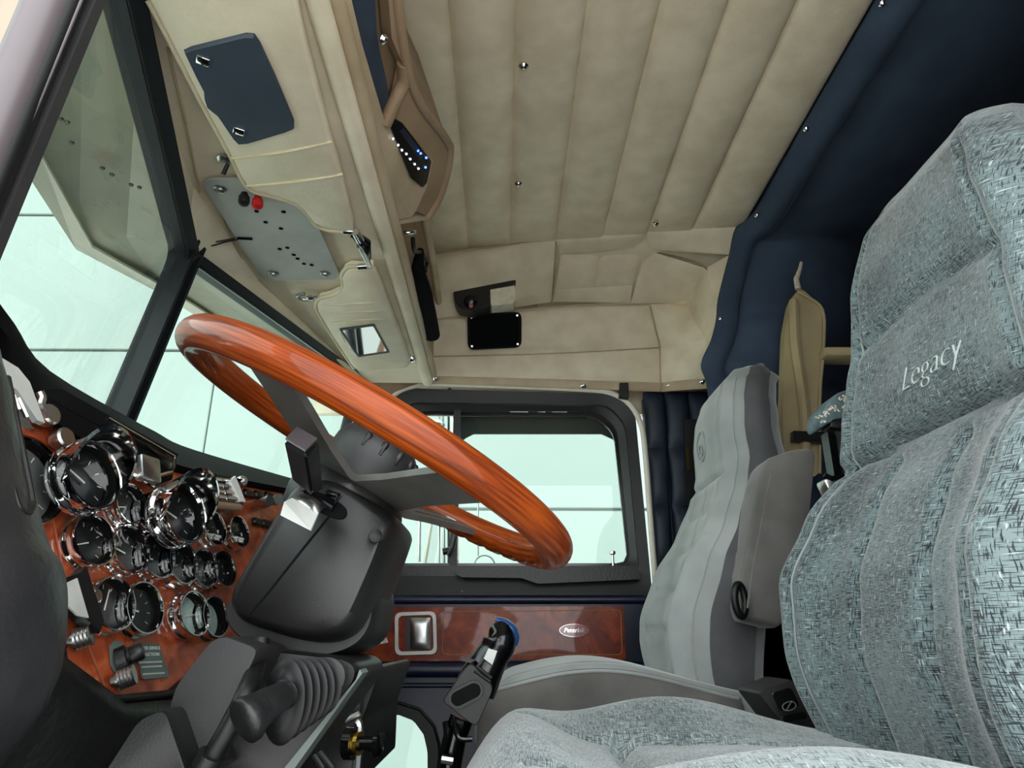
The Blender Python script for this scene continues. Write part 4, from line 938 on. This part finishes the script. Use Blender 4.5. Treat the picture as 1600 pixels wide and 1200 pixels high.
MB().tube([WC - WN*.05, WC - WN*.12], .050, 28).build('column_neck', M['black'], col)
# signal switch
hx = [P(442,690,Y=.565), P(478,712,Y=.545), P(500,690,Y=.575), P(463,669,Y=.595), P(456,752,Y=.60), P(488,776,Y=.585), P(506,768,Y=.615), P(470,740,Y=.63)]
bm = bmesh.new(); bv = [bm.verts.new(p) for p in hx]
for f in ((0,1,2,3),(4,7,6,5),(0,4,5,1),(1,5,6,2),(2,6,7,3),(3,7,4,0)): bm.faces.new([bv[i] for i in f])
bmesh.ops.recalc_face_normals(bm, faces=bm.faces[:]); bmesh.ops.bevel(bm, geom=bm.edges[:], offset=.003, segments=2, affect='EDGES')
sig = MB().from_bm(bm).build('signal_switch', M['black'], col)
MB().prism(scale_loop([p + V((0,-.001,.0012)) for p in hx[:4]], .86), (0,0,.0015)).build('switch_cap', M['paint_mauve'], sig)
slot = [(466,775),(470,766),(485,764),(515,775),(538,790),(542,802),(534,812),(515,808),(480,790)]
MB().prism(rounded([P(u, v, Y=.632) for u, v in slot], .006, 3), (0,.006,0)).build('switch_slot', M['dark'], col)
MB().prism([P(444,784,Y=.612), P(456,778,Y=.618), P(497,802,Y=.618), P(485,829,Y=.606), P(438,805,Y=.606)], (0,.003,0)).build('metal_tag', M['silver_paint'], col)
MB().patch([P(456,777,Y=.617), P(470,766,Y=.630), P(508,790,Y=.630), P(497,803,Y=.617)], 6, 6, .004, .002).build('tag_bend', M['satin'], col)
mb = MB(); mb.tube([P(478,768,Y=.625), P(520,795,Y=.622), P(530,775,Y=.625), P(512,770,Y=.63)], .003, 8); mb.build('switch_bracket', M['black_gloss'], col)
# lower covers
cov = [(398,1012),(545,1028),(562,1042),(556,1066),(440,1215),(250,1215),(330,1120)]
puff(rounded([P(u, v, Y=.665) for u, v in cov], .01, 3), .655, .80, .02, .95).build('lower_cover', M['shroud'], col, angle=60)
lf = [(330,1000),(352,992),(404,1012),(398,1030),(312,1190),(290,1215),(262,1110),(275,1070)]
puff(rounded([P(u, v, Y=.60) for u, v in lf], .006, 3), .595, .68, .008, .97).build('side_cover', M['charcoal'], col, angle=60)
pd = [(150,1225),(186,1170),(215,1125),(250,1108),(262,1112),(300,1225)]
puff(rounded([P(u, v, Y=.57) for u, v in pd], .006, 3), .56, .66, .012, .93).build('foot_cover', M['black'], col, angle=60)
MB().prism([P(u, v, Y=.655) for u, v in ((556,1062),(562,1046),(566,1052),(450,1215),(432,1215))], (0,.03,0)).build('metal_strip', M['strip_metal'], col)
MB().tube(spline([P(408,1000,Y=.65), P(404,1030,Y=.64), P(388,1075,Y=.585), P(362,1130,Y=.575), P(336,1175,Y=.575), P(318,1215,Y=.58)], 6), .0075, 12).build('wiring_hose', M['rubber'], col)
MB().tube([P(332,1178,Y=.574), P(320,1200,Y=.576)], .010, 12).build('hose_clip', M['black'], col)
# rubber boot and lever
b0, b1 = P(508,1070,Y=.640), P(438,1086,Y=.590); ax = (b1 - b0); bl = ax.length; ax.normalize()
upv = (P(500,1040,Y=.62) - P(480,1140,Y=.62)).normalized(); upv = (upv - ax*upv.dot(ax)).normalized(); sd = ax.cross(upv)
rings = []
for k in range(49):
    t = k/48; w = .5 - .5*math.cos(t*2*math.pi*6); rx = .009 + .011*w; ry = (.011 + .010*t) + .011*w
    c = b0 + ax*(bl*t) - upv*(.006*t)
    rings.append([c + upv*(ry*math.cos(q*2*math.pi/28)) + sd*(rx*math.sin(q*2*math.pi/28)) for q in range(28)])
MB().loft(rings).build('rubber_boot', M['rubber'], col, angle=70)
MB().tube(spline([P(445,1085,Y=.580), P(425,1097,Y=.565), P(400,1113,Y=.552), P(383,1126,Y=.545), P(374,1132,Y=.542)], 5), [.011,.010,.010,.0105,.011,.0115,.012,.0125,.0125,.013,.0135,.0145,.0155,.0162,.0165,.0165,.016,.014,.011,.008,.003], 18).build('lever', M['black_vinyl'], col)
MB().lathe([(.016,0),(.016,.006),(.012,.008)], P(512,1058,Y=.652), (0,-1,0), 20).build('boot_socket', M['charcoal'], col)

# ------------------------------------------------------------------ mirror bracket outside the passenger vent window
mx = thing('mirror_bracket', P(690, 880, Y=2.4), 'thin chrome mirror arms and loop outside the passenger window', 'mirror bracket')
for pts, r_, m_ in (([(656,800),(655,878)],.006,'satin'), ([(682,770),(672,830),(664,880)],.006,'bead'), ([(686,640),(686,880)],.005,'satin'), ([(692,640),(694,880)],.004,'steel'), ([(701,640),(701,880)],.004,'charcoal'), ([(712,650),(713,880)],.010,'bead'), ([(718,700),(745,706),(747,720),(747,868)],.003,'steel')):
    MB().tube([P(u, v, Y=2.4) for u, v in pts], r_, 8).build('mirror_arm', M[m_], mx)
MB().tube([P(757 + 16*math.cos(a), 884 - 16*math.sin(a), Y=2.4) for a in [k*math.pi/12 for k in range(13)]], .003, 8).build('mirror_arm', M['steel'], mx)
for q_ in (P(712, 655, Y=2.4), P(713, 878, Y=2.4)): MB().tube([q_, V((q_.x, 2.09, q_.z))], .008, 8).build('mirror_arm', M['charcoal'], mx)
MB().lathe([(.004,-.02),(.03,-.012),(.036,0),(.03,.012),(.004,.02)], P(680, 664, Y=2.4), (0,0,1), 16).build('marker_lamp', M['steel'], mx)
# ------------------------------------------------------------------ centre pedestal right of the column
cp = thing('center_pedestal', P(560, 1190, Y=1.0), 'black lower dash pedestal with metal rods below the column', 'pedestal')
puff(rounded([P(u, v, Y=.95) for u, v in ((545,1052),(590,1038),(594,1048),(566,1125),(560,1230),(440,1230),(470,1180)) ], .006, 3), .94, 1.25, .01, .97).build('pedestal_body', M['black'], cp, angle=60)
MB().prism(rounded([P(u, v, Y=.935) for u, v in ((546,1060),(566,1050),(562,1118),(542,1128))], .006, 3), (0,.01,0)).build('side_plate', M['black_vinyl'], cp)
MB().tube([P(538,1062,Y=.93), P(545,1058,Y=.93), P(541,1125,Y=.93)], .003, 8).build('chrome_rod', M['satin'], cp)
MB().tube([P(552,1052,Y=.93), P(571,1046,Y=.93)], .004, 8).build('chrome_rod', M['satin'], cp)
MB().tube([P(540,1126,Y=.93), P(562,1114,Y=.93)], .004, 8).build('chrome_rod', M['satin'], cp)
MB().tube(spline([P(556,1128,Y=.93), P(560,1135,Y=.93), P(560,1170,Y=.93), P(556,1215,Y=.93)], 4), .006, 8).build('chrome_rod', M['steel'], cp)
mb = MB(); q = P(542,1161,Y=.92); mb.lathe([(.018,0),(.018,.01),(.012,.01),(.012,.016)], q, (1,-.25,0), 16); mb.lathe([(.008,.01),(.008,.036),(.014,.037),(.014,.042),(.010,.044)], q, (1,-.25,0), 16); mb.build('pin_knob', M['black_gloss'], cp)
MB().lathe([(.013,.0102),(.013,.0165),(.0085,.0165)], q, (1,-.25,0), 16).build('brass_ring', M['brass'], cp)
for a, b in (((482,1152),(520,1200)), ((482,1165),(505,1200))):
    MB().tube([P(*a, Y=.90), P(*b, Y=.90)], .004, 8).build('chrome_rod', M['charcoal'], cp)
# bright dash corner left of the door latch
cb = [(566,948),(580,955),(592,985),(598,1004),(560,1012),(545,990)]
puff([P(u, v, Y=1.55) for u, v in cb], 1.54, 1.62, .01, .95).build('dash_corner', M['satin'], dash)

# ------------------------------------------------------------------ gear lever
gs = thing('gear_shifter', P(695, 1230, Y=1.12), 'black truck gear shifter with blue selector and splitter switch', 'gear shifter')
box_ = [(690,1096),(724,1046),(736,1034),(768,1068),(770,1080),(746,1133),(740,1135)]
puff(rounded([P(u, v, Y=1.06) for u, v in box_], .006, 4), 1.055, 1.12, .010, .95).build('splitter_box', M['charcoal'], gs, angle=60)
gp = [P(742,1078,Y=1.10), P(752,1056,Y=1.10), P(766,1030,Y=1.10), P(779,1008,Y=1.10), P(781,990,Y=1.10), P(770,975,Y=1.10)]
MB().tube(spline(gp, 5), [.030,.030,.030,.030,.0295,.029,.028,.0275,.0265,.026,.025,.0245,.024,.024,.0245,.025,.025,.0245,.024,.023,.021,.019,.017,.014,.010,.005], 20).build('shift_grip', M['black_gloss'], gs)
MB().tube(spline([P(804,1010,Y=1.10), P(801,992,Y=1.10), P(790,977,Y=1.10), P(775,968,Y=1.10)], 5), [.003,.005,.007,.008,.009,.009,.010,.010,.010,.009,.009,.008,.007,.006,.005,.003], 12).build('range_selector', M['blue'], gs)
MB().prism([P(u, v, Y=1.068) for u, v in ((763,1013),(777,1017),(769,1039),(756,1029))], (0,.004,0)).build('gear_sticker', M['silver_paint'], gs)
for k in range(2): MB().tube([P(741 + k*4,1048 - k*6,Y=1.062), P(766 + k*2,1066 - k*6,Y=1.062)], .003, 8).build('grip_ridge', M['rubber'], gs)
oc_ = P(728,1085,Y=1.0545); ex = (P(740,1080,Y=1.0545) - P(716,1092,Y=1.0545)).normalized(); ey = V((0,-1,0)).cross(ex)
def stad(c, a, b, n=10): 
    return [c + ex*(a if abs(t) < math.pi/2 else -a) + (ex*math.cos(t) + ey*math.sin(t))*b for t in [(-math.pi/2 + .01) + k*(math.pi-.02)/n for k in range(n+1)] + [(math.pi/2 + .01) + k*(math.pi-.02)/n for k in range(n+1)]]
sb_ = MB().ring(stad(oc_, .012, .0125), stad(oc_, .012, .0095), (0,-.003,0)).build('switch_bezel', M['black'], gs)
MB().prism(stad(oc_, .012, .009), (0,-.004,0)).build('splitter_switch', M['matte_black'], gs)
MB().prism([P(u, v, Y=1.07) for u, v in ((720,1026),(742,1031),(735,1036),(722,1033))], (0,.01,0)).build('trigger', M['black'], gs)
MB().tube(spline([P(722,1122,Y=1.10), P(712,1150,Y=1.10), P(704,1185,Y=1.10), P(694,1240,Y=1.10)], 5), .017, 14).build('shift_stem', M['black_gloss'], gs)
MB().tube([P(724,1132,Y=1.085), P(706,1126,Y=1.085)], .006, 8).build('stem_clamp', M['black'], gs)
MB().tube(spline([P(696,1128,Y=1.08), P(698,1150,Y=1.075), P(690,1185,Y=1.075), P(684,1240,Y=1.08)], 5), .0045, 8).build('air_line', M['black_gloss'], gs)
MB().tube(spline([P(708,1120,Y=1.07), P(716,1152,Y=1.07), P(738,1155,Y=1.07)], 5), .0035, 8).build('air_line', M['black_gloss'], gs)
MB().tube([P(690,1186,Y=1.07), P(708,1189,Y=1.07)], .006, 8).build('line_clip', M['satin'], gs)
# ------------------------------------------------------------------ seats
def backrest(yc, XF, HW, z0, z1, th, grooves_v, grooves_h, bols, nz=90, nf=64, nb=14, zfree=None, gdep=.010, headz=.2, stray=0):
    """front surface X(z), half width HW(z); returns rings bottom to top and uvs"""
    rings = []; uvs = []
    for j in range(nz + 1):
        t = j/nz; z = z0 + (z1 - z0)*t
        xf = lerp_tab(XF, z); hw = lerp_tab(HW, z); tk = lerp_tab(th, z); ycz = lerp_tab(yc, z) if isinstance(yc, list) else yc
        ring = []
        for i in range(nf + 1):
            s = -1 + 2*i/nf; a = abs(s)
            x = xf
            x -= lerp_tab(bols, z) * gauss(a, .80, .22)
            x += (tk*.42) * max(0, (a - .78)/.22) ** 2.2
            if a < .98:
                for sg, za, zb, dep in grooves_v:
                    for q in (sg, -sg) if sg else (0,):
                        if za < z < zb: x += dep * gauss(s, q, .030) * min(1, (z - za)/.02, (zb - z)/.02)
                for fz, dep, amax in grooves_h:
                    if a < amax: x += dep * gauss(z, fz(s), .008) * min(1, max(0, (.99 - a)/.25))
                x -= lerp_tab(stray, z) * (1 - a*a) if stray else 0
            ring.append(V((x, ycz + s*hw, z))); uvs.append((s*hw, z))
        for i in range(nb + 1):
            s = 1 - 2*i/nb; xb = xf + tk - tk*.3*max(0, (abs(s) - .6)/.4) ** 2
            ring.append(V((xb, ycz + s*hw*.98, z))); uvs.append((s*hw + .9, z))
        rings.append(ring)
    return rings, uvs
def seat_uv_build(rings, uvs, name, mat_, parent):
    return MB().loft(rings, False, True, uvs).build(name, mat_, parent, angle=75)
# ---- driver seat
ds = thing('driver_seat', (.30, .71, -.6), 'large driver seat in blue grey patterned cloth embroidered with script', 'seat', 'cab seats')
XF = [(-.16,.405),(-.10,.388),(-.02,.380),(.06,.388),(.14,.420),(.20,.452),(.26,.462),(.32,.470),(.36,.480),(.44,.487),(.52,.505),(.56,.528),(.59,.560),(.610,.60)]
HWd = [(-.16,.185),(-.10,.212),(0,.228),(.08,.234),(.15,.232),(.20,.222),(.26,.212),(.33,.194),(.42,.172),(.48,.154),(.53,.132),(.57,.104),(.595,.076),(.610,.045)]
THd = [(-.16,.10),(.1,.12),(.25,.11),(.45,.10),(.57,.085),(.60,.065),(.62,.03)]
BOL = [(-.16,.015),(-.05,.038),(.08,.044),(.16,.032),(.21,.018),(.30,.012),(.5,.008),(.62,0)]
gv = [(.28, -.15, .198, .016), (.74, -.15, .56, .012)]
gh = [(lambda s: .205 + .012*math.cos(s*2), .020, .97), (lambda s: .345 + .03*(1 - s*s), .010, .74)]
lump = [(-.16,0),(.0,.016),(.12,.012),(.2,0),(.27,.012),(.345,.004),(.45,.014),(.6,0)]
rg_, uv_ = backrest([(-.16,.71),(.2,.71),(.40,.722),(.61,.738)], XF, HWd, -.16, .61, THd, gv, gh, BOL, stray=lump)
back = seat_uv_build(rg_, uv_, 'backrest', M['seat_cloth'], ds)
def surf(rings, nz, nf, s, z, z0, z1):
    j = (z - z0)/(z1 - z0)*nz; i = (s + 1)/2*nf; j0, i0 = int(j), int(i); fj, fi = j - j0, i - i0
    g = lambda a, b: rings[min(a, nz)][min(b, nf)]
    return (g(j0,i0)*(1-fi) + g(j0,i0+1)*fi)*(1-fj) + (g(j0+1,i0)*(1-fi) + g(j0+1,i0+1)*fi)*fj
S_ = lambda s, z: surf(rg_, 90, 64, s, z, -.16, .61)
def seam(pts, parent, m, r=.0022, name='seam_piping', lift=.0012): return MB().tube([p + V((-lift,0,0)) for p in pts], r, 6).build(name, M[m], parent)
seam([S_(-.74, z) for z in [-.12 + k*.012 for k in range(56)]], back, 'seat_pad', .0016)
seam([S_(.74, z) for z in [-.12 + k*.012 for k in range(56)]], back, 'seat_pad', .0016)
# embroidered word
lc = S_(.0, .283); e_y = V((0,-1,0)); up_ = (S_(0,.31) - S_(0,.26)).normalized()
# reads from the front: right hand of a viewer looking at the seat (+X) is -Y
tb, _ = text_mesh('Legacy', .050, (0,0,0), (1,0,0), (0,1,0), None, None, None, depth=.0006, shear=.28) if False else (None, None)
def conform_text(txt, size, s0, z0, mat_, name, parent, shear, S, hw, slope=0):
    cu = bpy.data.curves.new('tmp_text', 'FONT'); cu.body = txt; cu.size = size; cu.extrude = .0007; cu.shear = shear; cu.align_x = 'CENTER'; cu.align_y = 'CENTER'; cu.offset = -.0011
    to = bpy.data.objects.new('tmp_text', cu); COL.objects.link(to); bpy.context.view_layer.update()
    me = to.evaluated_get(bpy.context.evaluated_depsgraph_get()).to_mesh(); mb = MB()
    vv = [S(s0 - p.co.x/hw, z0 + p.co.y + slope*p.co.x) + V((-.0012 - p.co.z, 0, 0)) for p in me.vertices]
    mb.add(vv, [list(f.vertices) for f in me.polygons]); to.to_mesh_clear(); bpy.data.objects.remove(to); bpy.data.curves.remove(cu)
    return mb.build(name, mat_, parent, smooth=False)
conform_text('Legacy', .040, -.10, .275, M['thread'], 'embroidery', back, .35, S_, .205)
# cushion
def cushion(name, xc0, xc1, yc, hw, ztop, mat_, parent, grooves, zb=-.20, nx=56, ny=56, crown=None, side=None):
    rows = []; uvs = []
    for i in range(nx + 1):
        t = i/nx; x = xc0 + (xc1 - xc0)*t; ring = []
        f = 1 - max(0, (.16 - t)/.16) ** 2.4 * .62
        w = hw * (1 - .16*max(0, (.2 - t)/.2) ** 2)
        for k in range(ny + 1):
            s = -1 + 2*k/ny; z = zb + (ztop(x, s) - zb)*f
            e = max(0, (abs(s) - .86)/.14); z -= (z - zb) * .55 * e ** 2.2
            if abs(s) < .96:
                for g in grooves: z -= g(x, s)
            ring.append(V((x, yc + s*w, z))); uvs.append((x, yc + s*w))
        ring += [V((x, yc + w*.97, zb)), V((x, yc - w*.97, zb))]; uvs += [(x, 2), (x, 2)]
        rows.append(ring)
    return MB().loft(rows, False, True, uvs).build(name, mat_, parent, angle=75)
dz = lambda x, s: -.106 + .044*gauss(s, .72, .26)*gauss(x, .19, .14) + .036*gauss(x, .015, .055)*gauss(s, .20, .70) + .040*gauss(s, -.74, .26)*gauss(x, .21, .17) + .012*gauss(s, 0, .3)*gauss(x, .24, .12)
gr1 = lambda x, s: .016*gauss(s, .42 - .25*(x + .05), .028)*(x > .02)
gr2 = lambda x, s: .016*gauss(s, -.42 + .25*(x + .05), .028)*(x > .02)
gr3 = lambda x, s: .016*gauss(x, .115 + .05*s*s, .010)*(abs(s) < .45)
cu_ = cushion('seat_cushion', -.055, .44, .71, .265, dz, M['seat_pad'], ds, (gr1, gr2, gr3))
bs = MB(); bs.rbox((.2, .71, -.26), (.42, .44, .12), r=.02); bs.build('seat_frame', M['black'], ds)
bs = MB(); bs.rbox((.2, .71, -.46), (.36, .36, .34), r=.02); bs.build('seat_pedestal', M['black'], ds)
# side bracket for the arm rest with a frayed cloth
ab = MB().rbox(P(1318, 668, Y=.985), (.052,.03,.016), Matrix.Rotation(.15,3,'Y'), r=.004).build('armrest_bracket', M['black'], ds)
for du, m_, w in ((-18,'black_gloss',.010), (-5,'satin',.010), (10,'black_gloss',.014), (22,'satin',.012)):
    a, b = P(1318 + du, 678, Y=.985), P(1313 + du*.9, 745, Y=.985)
    MB().box((a + b)/2, (w, .022, (a-b).length), basis(V((1,0,0)), V((0,1,0)), V((0,0,1)))).build('bracket_rib', M[m_], ab)
MB().rbox(P(1303, 758, Y=.985), (.036,.03,.022), Matrix.Rotation(-.3,3,'Y'), r=.004).build('bracket_foot', M['satin'], ab)
MB().tube([P(1288,742,Y=.97), P(1300,748,Y=.97), P(1318,742,Y=.97)], .004, 8).build('bracket_clip', M['black_gloss'], ab)
cl3 = [(1284,655),(1290,632),(1310,612),(1345,600),(1372,606),(1372,650),(1340,652),(1300,656),(1292,665)]
puff(rounded([P(u, v, Y=.965) for u, v in cl3], .006, 3), .955, 1.02, .012, .9).build('frayed_cover', M['denim'], ab)
mb = MB()
for k in range(26):
    u, v = random.choice(((1318,622),(1314,630),(1288,645),(1300,640),(1286,655))); a = P(u + random.uniform(-8,8), v + random.uniform(-6,6), Y=.952)
    mb.tube([a, a + V((random.uniform(-.006,.006), random.uniform(-.006,0), random.uniform(-.006,.006)))], .0013, 5)
fz = mb.build('loose_threads', M['fray'], ab); fz['kind'] = 'stuff'
# control box between seats
ctl = thing('seat_control_box', P(1235, 1100, Y=1.02), 'black seat control box with switches between the two seats', 'control box')
q4 = [P(1184,1082,Y=1.02), P(1238,1060,Y=1.02), P(1278,1150,Y=.99), P(1225,1135,Y=.99)]
puff(rounded(q4, .006, 3), .985, 1.08, .008, .96).build('control_housing', M['charcoal'], ctl)
q5 = [P(1206,1083,Y=.983), P(1236,1074,Y=.983), P(1250,1103,Y=.975), P(1218,1112,Y=.975)]
sc = MB().prism(rounded(q5, .005, 3), (0,.004,0)).build('control_pad', M['black_gloss'], ctl)
q6 = [P(1222,1120,Y=.972), P(1258,1112,Y=.972), P(1262,1122,Y=.970), P(1226,1130,Y=.970)]
MB().prism(rounded(q6, .003, 3), (0,.004,0)).build('control_rocker', M['black_gloss'], ctl)
cc = sum(q5, V())/4 + V((0,-.003,0)); e1_ = (q5[1]-q5[0]).normalized(); e2_ = (q5[0]-q5[3]).normalized()
MB().tube([cc + e1_*(.009*math.cos(a)) + e2_*(-.008 + .005*math.sin(a)) for a in [k*math.pi/8 for k in range(16)]], .0007, 6, closed=True).build('control_symbol', M['dial_grey'], sc)
MB().tube([cc + e1_*-.006 + e2_*-.012, cc + e1_*.006 + e2_*-.003], .0007, 6).build('control_symbol', M['dial_grey'], sc)

# ---- passenger seat
ps = thing('passenger_seat', (.30, 1.53, -.6), 'smaller passenger seat in light grey velour with folded arm rest', 'seat', 'cab seats')
yp = 1.535
XFp = [(-.14,.352),(-.06,.345),(.04,.352),(.14,.385),(.22,.418),(.30,.448),(.36,.462),(.42,.462),(.48,.468),(.53,.482),(.565,.510),(.585,.55)]
HWp = [(-.14,.150),(-.06,.170),(.06,.178),(.16,.172),(.26,.155),(.34,.138),(.40,.128),(.47,.130),(.53,.118),(.565,.095),(.585,.060)]
THp = [(-.14,.13),(.1,.15),(.3,.14),(.45,.13),(.55,.12),(.585,.05)]
BOLp = [(-.14,.015),(0,.045),(.12,.04),(.24,.015),(.36,.004),(.6,0)]
ghp = [(lambda s, z=z: z, .008, .72) for z in (.02, .10, .18, .255)] + [(lambda s: .325, .012, .95)]
gvp = [(.0, -.12, .32, .008), (.74, -.13, .55, .009)]
rgp, uvp = backrest([(-.14,1.505),(.15,1.51),(.35,1.53),(.6,1.535)], XFp, HWp, -.14, .585, THp, gvp, ghp, BOLp, stray=[(-.14,0),(.06,.012),(.3,.004),(.42,.012),(.58,0)])
pb = seat_uv_build(rgp, uvp, 'backrest', M['velour'], ps)
# near side bolster skin in the darker cloth
mb = MB(); vv = []; nzp = 60; cols_ = 12
for j in range(nzp + 1):
    r_ = rgp[int(j*90/nzp)]; f0, b0_ = r_[1], r_[-1]
    for i in range(cols_ + 1):
        t = i/cols_; p = f0*(1-t) + b0_*t; w = .004 + .010*math.sin(t*math.pi)
        if .10 < t < .45 and 18 < j < 52: w += .004*math.sin(j*2.3)*math.sin((t - .1)/.35*math.pi)
        vv.append(p + V((.004, -w, 0)))
mb.add(vv, [(j*(cols_+1)+i, j*(cols_+1)+i+1, (j+1)*(cols_+1)+i+1, (j+1)*(cols_+1)+i) for j in range(nzp) for i in range(cols_)])
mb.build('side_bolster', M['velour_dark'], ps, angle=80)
Sp = lambda s, z: surf(rgp, 90, 64, s, z, -.14, .585)
seam([Sp(-.93, z) for z in [-.10 + k*.012 for k in range(54)]], pb, 'velour', .002)
ec = [Sp(.15 + .26*math.cos(a), .415 + .034*math.sin(a)) + V((-.002,0,0)) for a in [k*2*math.pi/24 for k in range(24)]]
MB().tube(ec, .0022, 6, closed=True).build('embossed_emblem', M['velour'], pb)
ec = [Sp(.15 + .10*math.cos(a), .405 + .012*math.sin(a)) + V((-.002,0,0)) for a in [k*2*math.pi/24 for k in range(24)]]
MB().tube(ec, .0018, 6, closed=True).build('embossed_emblem', M['velour'], pb)
pz = lambda x, s: -.100 + .062*gauss(x, .16, .22) + .010*gauss(s, 0, .8)*gauss(x, .12, .22)
gp1 = lambda x, s: .008*gauss(s, .8, .03) + .008*gauss(s, -.8, .03)
cushion('seat_cushion', -.045, .42, 1.50, .25, pz, M['velour'], ps, (gp1,), zb=-.16)
mb = MB(); vv = []
for i in range(41):
    x = -.040 + .43*i/40; zt = pz(x, -.9) - .022 - .06*max(0, (.0 - x)/.04)**2*.3
    vv += [V((x, 1.252 - .004, zt + .014)), V((x, 1.240, zt - .004)), V((x, 1.236, zt - .05)), V((x, 1.240, zt - .10)), V((x, 1.25, -.20))]
mb.add(vv, [(i*5+k, i*5+k+1, (i+1)*5+k+1, (i+1)*5+k) for i in range(40) for k in range(4)])
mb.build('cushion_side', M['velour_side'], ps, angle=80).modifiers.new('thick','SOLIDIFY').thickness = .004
MB().tube([V((-.035 + .42*k/30, 1.246, pz(-.035 + .42*k/30, -.9) - .012)) for k in range(31)], .003, 8).build('cushion_piping', M['velour'], ps)
MB().rbox((.2, 1.52, -.28), (.40, .40, .20), r=.02).build('seat_frame', M['black'], ps); MB().rbox((.2, 1.52, -.50), (.34, .34, .26), r=.02).build('seat_pedestal', M['black'], ps)
# folded arm rest
ar = [(1198,722),(1206,712),(1240,700),(1268,697),(1277,704),(1274,740),(1262,860),(1246,955),(1236,968),(1216,982),(1190,976),(1162,970),(1155,952),(1158,910),(1175,820),(1190,745)]
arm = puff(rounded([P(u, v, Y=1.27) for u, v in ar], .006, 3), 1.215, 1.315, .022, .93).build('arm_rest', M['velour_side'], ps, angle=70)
seam([P(u, v, Y=1.213) for u, v in ((1206,735),(1196,790),(1178,880),(1168,950))], arm, 'velour_side', .002, lift=0)
rc = P(1156, 938, Y=1.245)
MB().tube([rc + V((.010*math.cos(a), .004*math.cos(a), .026*math.sin(a))) for a in [k*2*math.pi/24 for k in range(24)]], .0065, 10, closed=True).build('release_loop', M['rubber'], arm)
MB().tube([P(1170,1082,Y=1.15), P(1188,1090,Y=1.12), P(1206,1078,Y=1.10)], .012, 10).build('recline_lever', M['black'], ps)
